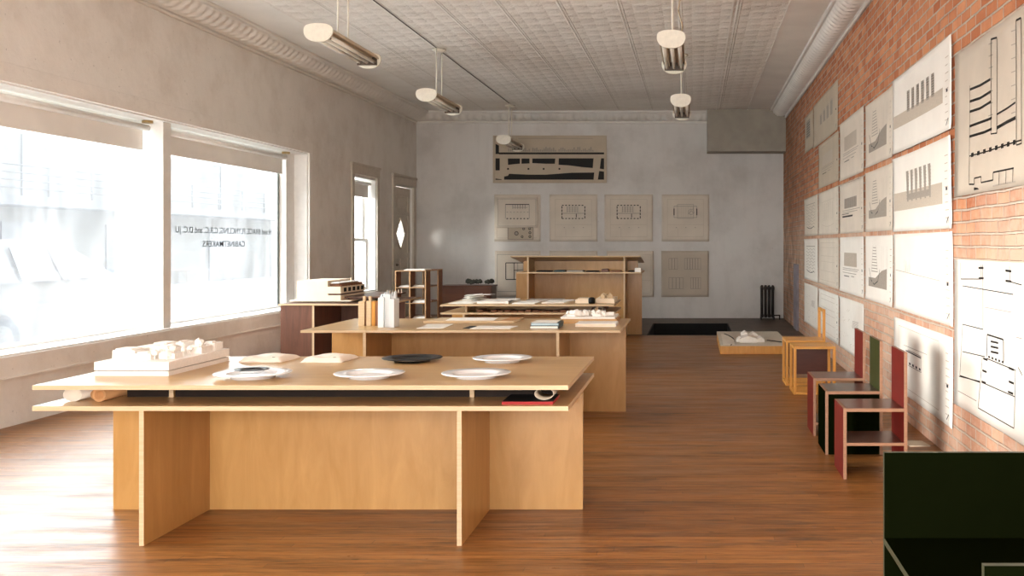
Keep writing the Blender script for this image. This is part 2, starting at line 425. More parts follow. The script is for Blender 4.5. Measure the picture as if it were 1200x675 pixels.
cornice('trim_right', lambda u, w, v: (XR-u, w, v), YF, 18.45, 'band', 'embossed tin cornice above the brick wall', .03, .95)
m = MB(); m.box(.23, XR, 18.5, YB, 3.05, ZC, 0, .006)
struct(m.build('trim_soffit', 'soffit'), 'grey boxed soffit in the back right corner of the ceiling', 'trim')

# window 1
def pane_lights(): pass
XG = -5.42
win = bpy.data.objects.new('window_1', None); COL.objects.link(win); struct(win, 'wide shop window in the left wall looking on the street', 'window')
win.location = (XG, 8, .53); o = win.location.copy()
m = MB(o); m.box(XG-.05, XL+.015, W1[0], W1[1], .53, .55, 0, .003); m.build('window_sill', 'white', win)
m = MB(o)
m.box(XG-.05, XL, W1[0], W1[1], W1[3]-.015, W1[3], 0); m.box(XG-.05, XL, W1[1]-.02, W1[1], .55, W1[3]-.015, 0)
m.box(XG-.03, XG+.03, W1[0], W1[1], .55, .575, 0); m.box(XG-.03, XG+.03, W1[0], W1[1], 2.50, W1[3]-.015, 0)
m.box(XG-.04, XG+.09, 13.36, 13.63, .55, W1[3]-.015, 0)
m.box(XG-.02, XG+.012, 13.335, 13.36, .55, 2.5, 0)
m.build('window_frame', 'white', win)
m = MB(o); m.box(XG-.012, XG+.012, 13.31, 13.335, .575, 2.5); m.build('glazing_edge', 'leafgrey', win)
mulls = [10.0, 6.4, 2.9]
for y in mulls:
    m = MB(o); m.box(-5.34, -5.19, y, y+.15, .55, W1[3]-.015, 0, .003)
    m.box(XG-.03, -5.34, y+.02, y+.13, .55, W1[3]-.015, 0)
    m.build('mullion', 'white', win)
for a, b in ((2.62, 6.42), (6.53, 10.02), (10.13, 13.31)):
    m = MB(o); m.box(XG-.004, XG+.004, a, b, .575, 2.5); m.build('window_pane', 'glass', win)
# lettering on the second pane, readable from the street
def lettering(text, ya, yb, z, h, parent, org):
    cu = bpy.data.curves.new('lettering', 'FONT'); cu.body = text; cu.size = 1; cu.extrude = .0; cu.offset = .010
    ob = bpy.data.objects.new('tmp', cu); COL.objects.link(ob)
    bpy.context.view_layer.update()
    me = bpy.data.meshes.new_from_object(ob.evaluated_get(bpy.context.evaluated_depsgraph_get()))
    bpy.data.objects.remove(ob)
    xs = [v.co.x for v in me.vertices]; w = max(xs)-min(xs); x0_ = min(xs)
    for v in me.vertices:
        u = (v.co.x-x0_)/w; v.co = Vector((XG+.006, yb + (ya-yb)*u, z + v.co.y*h/.7)) - Vector(org)
    me.materials.clear(); me.materials.append(M['ink_letter']); o2 = bpy.data.objects.new('lettering', me); COL.objects.link(o2); o2.parent = parent; return o2
M['ink_letter'] = simple('grey_vinyl_lettering', (20,20,18), .9, .3, .02)
lettering('H and BRACE, FLYNCLING, C.R.C. and D.C. JU', 10.68, 13.1, 1.497, .066, win, o)
lettering('CABINETMAKERS', 11.27, 12.33, 1.345, .066, win, o)
# casing boards round window 1
m = MB(); m.box(XL, XL+.035, W1[0]-.12, W1[1]+.1, W1[3], 2.73, 0, .004); struct(m.build('trim_1', 'plaster_left'), 'flat casing board above the shop window', 'trim')
m = MB(); m.box(XL, XL+.03, W1[1], W1[1]+.1, .371, W1[3], 0, .004); struct(m.build('trim_2', 'plaster_left'), 'upright casing board at the far side of the shop window', 'trim')
m = MB(); m.box(XL, XL+.03, W1[0]-.12, W1[1]+.0, .371, .53); m.box(XL+.0, XL+.04, W1[0]-.12, W1[1], .365, .38); struct(m.build('trim_3', 'plaster_left'), 'flat board below the shop window sill', 'trim')
# roller shades
for ya, yb, lab in ((10.17, 13.34, 'beige roller shade rolled up over the lettered far window pane'), (6.57, 9.98, 'beige roller shade rolled up over the near window pane left of the post')):
    t = thing('roller_shade', lab, 'roller shade', (-5.33, (ya+yb)/2, 2.5), 0, 'roller shades of the shop window')
    oo = t.location
    m = MB(oo); m.cyl((-5.33, ya+.01, 2.505), (-5.33, yb-.01, 2.505), .032); m.build('roller', 'white', t)
    m = MB(oo); m.box(-5.363, -5.360, ya+.03, yb-.03, 2.30, 2.50); m.build('shade_cloth', 'shade', t)
    m = MB(oo); m.box(-5.369, -5.354, ya+.03, yb-.03, 2.285, 2.302, 0, .003); m.build('bottom_bar', 'shade', t)
    for y, s in ((ya, 1), (yb, -1)):
        m = MB(oo); m.cyl((-5.30, y+s*.06, 2.545), (-5.30, y+s*.06, 2.57), .05, n=16); m.build('bracket', 'brass', t)

# window 2 (double hung sash)
def sash(name, Y0, Y1, Z0, Z1, meet, label):
    w = bpy.data.objects.new(name, None); COL.objects.link(w); w.location = (XL, (Y0+Y1)/2, Z0); struct(w, label, 'window')
    oo = w.location
    m = MB(oo)
    m.box(XL, XL+.03, Y0-.1, Y0, Z0-.1, Z1+.02, 0, .003); m.box(XL, XL+.03, Y1, Y1+.1, Z0-.1, Z1+.02, 0, .003)
    m.box(XL, XL+.035, Y0-.12, Y1+.12, Z1+.02, Z1+.16, 0, .003); m.box(XL, XL+.05, Y0-.14, Y1+.14, Z1+.16, Z1+.19, 0, .004)
    m.box(XL, XL+.06, Y0-.12, Y1+.12, Z0-.04, Z0, 0, .004)
    m.build('window_casing', 'frame_beige', w)
    m = MB(oo)
    m.box(XL-.32, XL, Y0, Y0+.02, Z0, Z1); m.box(XL-.32, XL, Y1-.02, Y1, Z0, Z1); m.box(XL-.32, XL, Y0, Y1, Z1-.02, Z1); m.box(XL-.32, XL, Y0, Y1, Z0, Z0+.02)
    m.build('window_jamb', 'white', w)
    for z0, z1, x in ((Z0+.02, meet+.02, XL-.16), (meet-.02, Z1-.02, XL-.21)):
        m = MB(oo)
        m.box(x-.02, x+.02, Y0+.02, Y0+.07, z0, z1); m.box(x-.02, x+.02, Y1-.07, Y1-.02, z0, z1)
        m.box(x-.02, x+.02, Y0+.07, Y1-.07, z0, z0+.05); m.box(x-.02, x+.02, Y0+.07, Y1-.07, z1-.04, z1)
        f = m.build('sash', 'white', w)
        m = MB(oo); m.box(x-.003, x+.003, Y0+.07, Y1-.07, z0+.05, z1-.04); m.build('window_pane', 'glass', f)
    return w
sash('window_2', *W2, 1.44, 'narrow sash window in the left wall beyond the shop window')
t = thing('roller_shade', 'short beige roller shade at the top of the narrow sash window', 'roller shade', (XL-.1, 16, 2.36), 0, None); oo = t.location
m = MB(oo); m.cyl((XL-.08, W2[0]+.04, 2.34), (XL-.08, W2[1]-.04, 2.34), .025); m.build('roller', 'white', t)
m = MB(oo); m.box(XL-.107, XL-.104, W2[0]+.05, W2[1]-.05, 2.12, 2.34); m.build('shade_cloth', 'shade', t)

# front window (behind the camera)
w = bpy.data.objects.new('window_3', None); COL.objects.link(w); w.location = (-2.7, YF, .35); struct(w, 'front shop window behind the viewer', 'window'); oo = w.location
m = MB(oo)
m.box(FW[0], FW[1], YF-.15, YF-.05, FW[2], FW[2]+.06); m.box(FW[0], FW[1], YF-.15, YF-.05, FW[3]-.06, FW[3])
for x in (FW[0], -1.33, FW[1]-.06): m.box(x, x+.06, YF-.15, YF-.05, FW[2]+.06, FW[3]-.06)
m.build('window_frame', 'white', w)

# door
d = bpy.data.objects.new('door_1', None); COL.objects.link(d); d.location = (XL-.05, (DR[0]+DR[1])/2, 0); struct(d, 'panelled door with a diamond pane beyond the narrow window', 'door'); oo = d.location
m = MB(oo)
m.box(XL, XL+.03, DR[0]-.13, DR[0], 0, DR[3]+.02, 0, .003); m.box(XL, XL+.03, DR[1], DR[1]+.13, 0, DR[3]+.02, 0, .003)
m.box(XL, XL+.035, DR[0]-.15, DR[1]+.15, DR[3]+.02, DR[3]+.16, 0, .003); m.box(XL, XL+.05, DR[0]-.17, DR[1]+.17, DR[3]+.16, DR[3]+.2, 0, .004)
m.build('door_casing', 'frame_beige', d)
yc, zc, hw, hh = 18.12, 1.56, .27, .27
fn = lambda u, v, w_: (w_, u, v)
m = MB(oo)
y0, y1, z1 = DR[0]+.01, DR[1]-.01, DR[3]-.01
for ya, s in ((y0, -1), (y1, 1)):
    m.prism([(ya,.01),(yc,.01),(yc,zc-hh),(yc+s*hw,zc),(yc,zc+hh),(yc,z1),(ya,z1)], fn, XL-.09, XL-.05)
m.box(XL-.05, XL-.035, y0+.02, y0+.16, .05, z1-.02); m.box(XL-.05, XL-.035, y1-.16, y1-.02, .05, z1-.02)
m.box(XL-.05, XL-.035, y0+.16, y1-.16, z1-.16, z1-.02); m.box(XL-.05, XL-.035, y0+.16, y1-.16, 1.88, 1.96)
m.box(XL-.05, XL-.035, y0+.16, y1-.16, 1.12, 1.22); m.box(XL-.05, XL-.035, y0+.16, y1-.16, .05, .25)
m.box(XL-.05, XL-.042, y0+.3, y1-.3, 2.02, 2.2); m.box(XL-.05, XL-.035, yc-.04, yc+.04, .25, 1.12)
leaf = m.build('door_leaf', 'frame_beige', d)
m = MB(oo); m.prism([(yc-hw,zc),(yc,zc-hh),(yc+hw,zc),(yc,zc+hh)], fn, XL-.073, XL-.067); m.build('diamond_pane', 'glass', leaf)
m = MB(oo)
for (a, b) in (((yc-hw,zc),(yc,zc-hh)), ((yc,zc-hh),(yc+hw,zc)), ((yc+hw,zc),(yc,zc+hh)), ((yc,zc+hh),(yc-hw,zc))):
    m.cyl((XL-.047, *a), (XL-.047, *b), .012, n=8)
m.build('pane_moulding', 'frame_beige', leaf)
m = MB(oo); m.cyl((XL-.035, y0+.09, 1.02), (XL+.01, y0+.09, 1.02), .014, n=12); m.blob((XL+.025, y0+.09, 1.02), .028, 0, 3, 2); m.build('door_knob', 'dark_metal', leaf)

# ================================================================== FURNITURE: birch tables
def hframe(t, X0, X1, Yn, depth, legs, pz, midy, shelf, top, span_leg=None):
    """pz: top of the standing panels; shelf=(z0,z1) or None; top=(z0,z1)"""
    o = t.location; th = .022
    m = MB(o); m.board(X0+.004, X1-.004, midy, midy+th, 0, pz); m.build('long_panel', ['birch_v','birch_e'], t)
    for x in legs:
        m = MB(o); m.board(x-th/2, x+th/2, Yn+.004, midy-.0005, 0, pz); m.build('leg_panel', ['birch_v','birch_e'], t)
        m = MB(o); m.board(x-th/2, x+th/2, midy+th+.0005, Yn+depth-.02, 0, pz); m.build('leg_panel', ['birch_v','birch_e'], t)
    if shelf:
        m = MB(o); m.board(X0, X1, Yn, Yn+depth, *shelf); m.build('shelf', ['birch_h','birch_e'], t)
        for x in legs:
            m = MB(o); m.board(x-th/2, x+th/2, Yn+.27 if depth > 1.1 else Yn+.12, Yn+depth-.27, shelf[1], top[0]); m.build('spacer', ['birch_v','birch_e'], t)
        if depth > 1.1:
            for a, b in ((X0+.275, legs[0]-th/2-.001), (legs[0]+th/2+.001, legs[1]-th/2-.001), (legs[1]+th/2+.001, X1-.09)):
                m = MB(o); m.box(a, b, Yn+.285, Yn+.30, shelf[1], top[0]); q = m.build('slot_back', 'slotshade', t); q['label'] = 'recessed board closing the slot under the top, shade put into its dark colour'
        else:
            m = MB(o); m.board(X0+.25, X1-.25, midy, midy+th, shelf[1], top[0]); m.build('spacer', ['birch_v','birch_e'], t)
    m = MB(o); m.board(X0, X1, Yn, Yn+depth, *top); m.build('tabletop', ['birch_h','birch_e'], t)

t1 = thing('table', 'large birch plywood table nearest the viewer, shelf slot below its top, plates on it', 'table', (-1.795, 5.3, 0))
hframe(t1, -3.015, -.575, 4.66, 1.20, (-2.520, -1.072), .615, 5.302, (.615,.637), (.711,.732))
t2 = thing('table', 'second birch plywood table from the viewer, single top, models and papers on it', 'table', (-1.77, 8.4, 0))
hframe(t2, -2.98, -.561, 7.74, 1.24, (-2.497, -1.035), .704, 8.40, None, (.704,.722))
t3 = thing('table', 'smaller birch plywood table with a double top, third from the viewer', 'table', (-1.78, 11.4, 0))
hframe(t3, -2.71, -.857, 10.9, 1.04, (-2.46, -1.05), .625, 11.42, (.625,.643), (.712,.730))

# tall standing desk
t4 = thing('standing_desk', 'tall birch plywood desk with sloping top in front of the back wall', 'desk', (-1.75, 15.5, 0)); o = t4.location
m = MB(o); m.board(-2.71, -.80, 15.55, 15.572, 0, .945); m.build('long_panel', ['birch_v','birch_e'], t4)
for x in (-2.44, -1.03):
    m = MB(o); m.board(x-.011, x+.011, 14.98, 15.549, 0, .945); m.build('leg_panel', ['birch_v','birch_e'], t4)
    m = MB(o); m.board(x-.011, x+.011, 15.573, 16.0, 0, .945); m.build('leg_panel', ['birch_v','birch_e'], t4)
    m = MB(o); m.prism([(14.99,.965),(15.95,.965),(15.95,1.085),(14.99,1.182)], lambda u, v, w_: (w_, u, v), x-.011, x+.011); m.build('upright', ['birch_e'], t4)
m = MB(o); m.board(-2.60, -.78, 14.96, 16.0, .945, .965); m.build('shelf', ['birch_h','birch_e'], t4)
m = MB(o); m.board(-2.60, -.86, 15.55, 15.572, .965, 1.118); m.build('upper_panel', ['birch_v','birch_e'], t4)
m = MB(o)
mm = Matrix.Translation((0,14.95,1.186)) @ Matrix.Rotation(-math.atan2(.098,1.0), 4, 'X')
m.box(-2.69, -.79, 0, 1.06, 0, .018, [0,0,1,1,1,1], 0, mm); m.build('sloping_top', ['birch_h','birch_e'], t4)

# dark desk by the window
t5 = thing('desk', 'dark brown desk with open bay by the far end of the shop window', 'desk', (-4.0, 11.9, 0)); o = t5.location
m = MB(o); m.board(-4.55, -4.20, 11.25, 11.268, 0, .700); m.build('front_panel', ['brown_v','birch_e'], t5)
m = MB(o); m.board(-4.565, -3.40, 11.23, 12.75, .700, .718); m.build('desktop', ['brown_h','birch_e'], t5)
m = MB(o); m.board(-4.199, -4.175, 11.24, 12.7, 0, .700); m.build('divider', ['brown_v','birch_e'], t5)
m = MB(o); m.board(-4.174, -3.42, 12.1, 12.118, 0, .700); m.build('back_panel', ['brown_v','birch_e'], t5)
m = MB(o); m.board(-4.55, -4.532, 11.27, 12.7, 0, .700); m.build('side_panel', ['brown_v','birch_e'], t5)

# open shelf unit
t6 = thing('bookshelf', 'open brown shelf unit with papers on it near the corner door', 'bookshelf', (-3.9, 14.4, 0)); o = t6.location
xs6 = (-4.09, -3.895, -3.682)
for yy in (14.0, 14.68):
    for x in xs6:
        m = MB(o); m.board(x-.009, x+.009, yy, yy+.24, 0, 1.0); m.build('upright', ['oak_v','oak_e'], t6)
for z in (.35, .57, .785):
    m = MB(o)
    for a, b in ((xs6[0]+.009, xs6[1]-.009), (xs6[1]+.009, xs6[2]-.009)): m.board(a, b, 14.0, 14.92, z-.012, z)
    m.build('shelf', ['oak_v','oak_e'], t6)
m = MB(o); m.board(-4.10, -3.672, 14.0, 14.92, 1.0, 1.013); m.build('top', ['oak_v','oak_e'], t6)

# low dark cabinet at the back wall
t7 = thing('low_cabinet', 'low dark red wooden cabinet near the back wall behind the shelf unit', 'cabinet', (-3.9, 17.9, 0)); o = t7.location
m = MB(o); m.box(-4.35, -3.48, 17.52, 17.98, .06, .64, 0, .004); m.build('body', 'darkwood', t7)
m = MB(o); m.box(-4.37, -3.46, 17.5, 18.0, .64, .665, 0, .004); m.build('top', 'darkwood', t7)
m = MB(o); m.box(-4.3, -3.53, 17.56, 17.94, 0, .06); m.build('plinth', 'dark', t7)
for x0, x1 in ((-4.33, -3.925), (-3.905, -3.5)):
    m = MB(o); m.box(x0, x1, 17.505, 17.52, .08, .62, 0, .003); m.build('door', 'darkwood', t7)
m = MB((-3.7, 17.95, .665)); rnd = random.Random(4)
for k in range(26): m.blob((-3.92 + .42*rnd.random(), 17.58+.34*rnd.random(), .715+.02*rnd.random()), .028+.02*rnd.random(), 0, k, 1)
tag(m.build('dried_plants', 'leafgrey'), 'low tangle of grey dried plants on the dark low cabinet', 'dried plants', kind='stuff')

# ================================================================== CHAIRS
def chair(name, label, x, y, kind, w=.375, d=.38):
    t = thing(name, label, 'chair', (x, y, 0), 0, 'painted plywood chairs along the brick wall')
    th = .020; sz = .414; bh = .742
    face, topm, inner = {'red': ('red','redbrown','red'), 'green': ('green','black_brown','black_green')}[kind]
    lm = face if kind == 'red' else 'black_green'
    m = MB(); m.board(0, th, 0, d, 0, sz); m.build('side_panel', [lm,'chair_e'], t)
    m = MB(); m.board(w-th, w, 0, d, 0, bh); m.build('backrest', [face,'chair_e'], t)
    m = MB(); m.board(th+.0005, w-th-.0005, 0, d, sz-th, sz); m.build('seat', [topm,'chair_e'], t)
    return t
c1 = chair('chair', 'red plywood chair with lower shelf, nearest of the three along the brick wall', .869, 5.985, 'red')
m = MB(); m.board(.0205, .3545, 0, .38, .195, .213); m.build('shelf', ['redbrown','chair_e'], c1)
c2 = chair('chair', 'olive green and black plywood chair between the two red chairs', .853, 6.685, 'green')
m = MB(); m.board(.0205, .3545, .004, .022, 0, .3935); m.build('front_panel', ['black_green','chair_e'], c2)
c3 = chair('chair', 'red plywood chair behind the green chair, open under the seat', .850, 7.335, 'red')
m = MB(); m.board(.0205, .3545, 0, .38, .08, .098); m.build('shelf', ['redbrown','chair_e'], c3)

def frame_chair(name, label, cat, x, y, back):
    t = thing(name, label, cat, (x, y, 0), 0, 'honey pine frame seats along the brick wall')
    w, d, p, sz = .385, .40, .026, .44
    for (a, b) in ((0,0),(0,d-p),(w-p,0),(w-p,d-p)):
        m = MB(); m.box(a, a+p, b, b+p, 0, sz-.024, 0, .002); m.build('leg', 'pine', t)
    m = MB(); m.box(0, w, 0, d, sz-.024, sz, 0, .002); m.build('seat', 'pine_h', t)
    for a in (0, w-p):
        m = MB(); m.box(a, a+p, p, d-p, 0, .026, 0, .002); m.build('bottom_rail', 'pine', t)
    for b in (.0, .12, .24, d-p):
        m = MB(); m.box(p, w-p, b+.001, b+p-.001, 0, .026, 0, .002); m.build('slat', 'pine_h', t)
    m = MB(); m.box(p, w-p, d-.016, d-.004, .14, sz-.024); m.build('back_panel', 'redbrown', t)
    if back:
        m = MB()
        m.box(w-p, w, 0, p, sz, .74, 0, .002); m.box(w-p, w, d-p, d, sz, .74, 0, .002)
        m.box(w-p, w, p, d-p, .74-p, .74, 0, .002)
        m.build('backrest_frame', 'pine', t)
    return t
frame_chair('stool', 'honey pine frame stool without back, between the pine chair and red chair', 'stool', .903, 9.34, False)
frame_chair('chair', 'honey pine frame chair with open frame back, farthest seat from the viewer', 'chair', .885, 9.94, True)

def arm_chair(label, x, yb, wdt):
    """backrest board far, seat reaching towards the viewer, front board"""
    t = thing('chair', label, 'chair', (x, yb, 0), 0, 'black green plywood seats at the lower right')
    th = .02
    m = MB(); m.board(0, wdt, 0, th, 0, .715); m.build('backrest', ['black_green','green_e'], t)
    m = MB(); m.board(.0, wdt, -.44, -.0005, .425, .445); m.build('seat', ['black_green','green_e'], t)
    m = MB(); m.board(.0, wdt, -.44, -.42, 0, .4245); m.build('front_panel', ['black_green','green_e'], t)
    return t
arm_chair('wide black green plywood seat at the lower right, its broad backrest fully in view', .600, 3.24, .66)
arm_chair('black green plywood seat at the bottom right edge, only its top corner showing', .594, 2.10, .66)

# ================================================================== PENDANT LAMPS
def lamp(label, loc, stems, canopy_y):
    t = thing('pendant_lamp', label, 'pendant lamp', loc, 0, 'fluorescent pendant lamps under the tin ceiling')
    L = 1.32
    def capshape(sx, sz, n=40):
        pts = []
        for i in range(n):
            a = 2*math.pi*i/n; c, s_ = math.cos(a), math.sin(a)
            pts.append((sx*math.copysign(abs(c)**.85, c), sz*(math.copysign(abs(s_)**(.6 if s_ > 0 else 1.0), s_))*(.82 if s_ > 0 else 1)))
        return pts
    for y in (0, L):
        m = MB(); m.prism(capshape(.122, .086), lambda u, v, w_: (u, w_, v), y-.012, y+.012)
        m.prism(capshape(.112, .077), lambda u, v, w_: (u, w_, v), y-.017, y+.017); m.build('end_cap', 'cream_metal', t)
    # ridged reflector trough, open below
    m = MB(); pr = []
    for i in range(13):
        a = math.pi*i/12; pr.append((.108*math.cos(a), .002+.066*math.sin(a)))
    pr2 = [(x*.93, z*.93-.002) for x, z in reversed(pr)]
    m.prism(pr+pr2, lambda u, v, w_: (u, w_, v), .012, L-.012)
    m.box(-.09, .09, .013, L-.013, .018, .026)
    for x in (-.045, .045): m.box(x-.006, x+.006, .013, L-.013, -.02, .03)
    m.build('reflector', 'tan_metal', t)
    for x in (-.07, 0, .07):
        m = MB(); m.cyl((x, .05, -.03), (x, L-.05, -.03), .018, n=14)
        tb = m.build('fluorescent_tube', 'tube_glass', t)
    for y in (.03, L-.04):
        m = MB(); m.box(-.095, .095, y-.012, y+.012, -.06, .02, 0, .004); m.build('lamp_holder', 'dark_metal', t)
    top = ZC - loc[2]
    for y in stems:
        m = MB(); m.cyl((0, y, .06), (0, y, top-.02), .008, n=10); m.build('stem', 'cream_metal', t)
    m = MB(); m.lathe([(.0001,0),(.05,0),(.085,.02),(.085,.035)], (0, canopy_y, top-.035), 24)
    m.build('canopy', 'cream_metal', t)
    return t
l1 = lamp('cream fluorescent pendant lamp nearest the viewer in the left row', (-3.17, 8.63, 3.165), (.47,.74), .6)
dup(l1, (-3.17, 12.1, 3.145), None, 'cream fluorescent pendant lamp in the middle of the left row')
dup(l1, (-3.17, 17.0, 3.115), None, 'small far cream pendant lamp overlapping the framed black and tan print')
dup(l1, (-.20, 8.73, 3.13), None, 'larger nearer cream pendant lamp of the pair right of centre')
dup(l1, (-.165, 12.1, 3.08), None, 'smaller farther cream pendant lamp of the pair right of centre')
m = MB((-3.17, 11, ZC-.012)); m.cyl((-3.19, 2, ZC-.012), (-3.19, 17.6, ZC-.012), .006, n=8)
tag(m.build('conduit', 'dark_metal'), 'thin dark conduit running along the ceiling over the left lamps', 'conduit')
m = MB((-.12, 8, 3.3)); 
import itertools
pts = [(-.13, 9.25, 3.20), (-.11, 9.3, 3.35), (-.15, 9.3, 3.5), (-.12, 9.28, 3.65), (-.14, 9.3, ZC)]
for a, b in zip(pts[:-1], pts[1:]): m.cyl(a, b, .006, n=8)
tag(m.build('power_cord', 'tan_metal'), 'wavy tan cord rising from the nearer right pendant lamp', 'cord')

# ================================================================== DRAWINGS ON THE WALLS
class Sheet:
    """a sheet of paper on a wall; (u,v) in metres from its lower left corner as seen in the room"""
    def __init__(s, org, du, nrm, w, h, seed=0, curl=.006):
        s.org, s.du, s.n = Vector(org), Vector(du), Vector(nrm); s.w, s.h = w, h; s.r = random.Random(seed); s.curl = curl
        s.ph = s.r.random()*6; s.lw = 1.0
    def p(s, u, v, off=0):
        a, b = u/s.w, v/s.h
        e = abs(a*2-1)**6 + abs(b*2-1)**8*.6
        d = .004 + s.curl*(.45+.45*math.sin(a*5+s.ph)*math.sin(b*3+s.ph*2)) + s.curl*.8*e
        return s.org + s.du*u + Vector((0,0,v)) + s.n*(d+off)
    def paper(s, name, mat, label, group, cat='drawing'):
        nx, nz = 22, 14; bm = MB(s.org); P = []; F = []
        for off in (0, -.0012):
            for j in range(nz+1):
                for i in range(nx+1): P.append(s.p(s.w*i/nx, s.h*j/nz, off))
        K = (nx+1)*(nz+1)
        for j in range(nz):
            for i in range(nx):
                a = j*(nx+1)+i; F.append((a, a+1, a+nx+2, a+nx+1)); F.append((K+a, K+a+nx+1, K+a+nx+2, K+a+1))
        for i in range(nx): F += [(i, K+i, K+i+1, i+1), (nz*(nx+1)+i+1, K+nz*(nx+1)+i+1, K+nz*(nx+1)+i, nz*(nx+1)+i)]
        for j in range(nz):
            a = j*(nx+1); F += [(a+nx+1, K+a+nx+1, K+a, a), (a+nx, K+a+nx, K+a+2*nx+1, a+2*nx+1)]
        bm._add(P, F); s.o = bm.build(name, mat, None, True); tag(s.o, label, cat, group)
        s.mb = {}; return s
    def quad(s, a, b, c, d, mat):
        """filled patch given by four (u,v), subdivided to follow the sheet"""
        m = s.mb.setdefault(mat, MB(s.org)); n = max(1, int(max(abs(b[0]-a[0]), abs(c[0]-d[0]))/.12)); k = max(1, int(max(abs(d[1]-a[1]), abs(c[1]-b[1]))/.12))
        P = []; off = {'ink': .0022, 'ink_grey': .0018, 'ink_pale': .0014}.get(mat, .0018)
        for j in range(k+1):
            for i in range(n+1):
                x, y = i/n, j/k
                u = (a[0]*(1-x)+b[0]*x)*(1-y)+(d[0]*(1-x)+c[0]*x)*y; v = (a[1]*(1-x)+b[1]*x)*(1-y)+(d[1]*(1-x)+c[1]*x)*y
                P.append(s.p(u, v, off))
        m._add(P, [(j*(n+1)+i, j*(n+1)+i+1, (j+1)*(n+1)+i+1, (j+1)*(n+1)+i) for j in range(k) for i in range(n)])
    def rect(s, u0, u1, v0, v1, mat='ink'): s.quad((u0,v0),(u1,v0),(u1,v1),(u0,v1), mat)
    def line(s, a, b, w=.006, mat='ink'):
        w *= s.lw
        d = Vector((b[0]-a[0], b[1]-a[1])); 
        if d.length < 1e-6: return
        n = Vector((-d.y, d.x)).normalized()*w/2
        if abs(d.x) >= abs(d.y): s.quad((a[0]-n.x,a[1]-n.y),(b[0]-n.x,b[1]-n.y),(b[0]+n.x,b[1]+n.y),(a[0]+n.x,a[1]+n.y), mat)
        else: s.quad((a[0]-n.x,a[1]-n.y),(a[0]+n.x,a[1]+n.y),(b[0]+n.x,b[1]+n.y),(b[0]-n.x,b[1]-n.y), mat)
    def poly(s, pts, w=.006, mat='ink'):
        for a, b in zip(pts[:-1], pts[1:]): s.line(a, b, w, mat)
    def box(s, u0, u1, v0, v1, w=.006, mat='ink'): s.poly([(u0,v0),(u1,v0),(u1,v1),(u0,v1),(u0,v0)], w, mat)
    def circ(s, u, v, r, w=.006, mat='ink', n=14): s.poly([(u+r*math.cos(2*math.pi*i/n), v+r*math.sin(2*math.pi*i/n)) for i in range(n+1)], w, mat)
    def done(s):
        for k, m in s.mb.items():
            if m.bm.faces: m.build('drawn_lines' if k != 'ink_grey' else 'grey_shading', k, s.o)
        return s
def title_block(S, dark='ink_grey'):
    w, h = S.w, S.h
    for k in range(9):
        v = h*(.12+.085*k); S.line((w*.90, v), (w*(.93+.03*S.r.random()), v), .007, 'ink_pale')
    S.rect(w*.915, w*.94, h*.42, h*.455, 'ink'); S.line((w*.975, h*.08), (w*.975, h*.7), .004, 'ink_pale')
    S.line((w*.92, h*.06), (w*.95, h*.13), .012, 'ink'); S.line((w*.95, h*.06), (w*.955, h*.13), .008, dark)

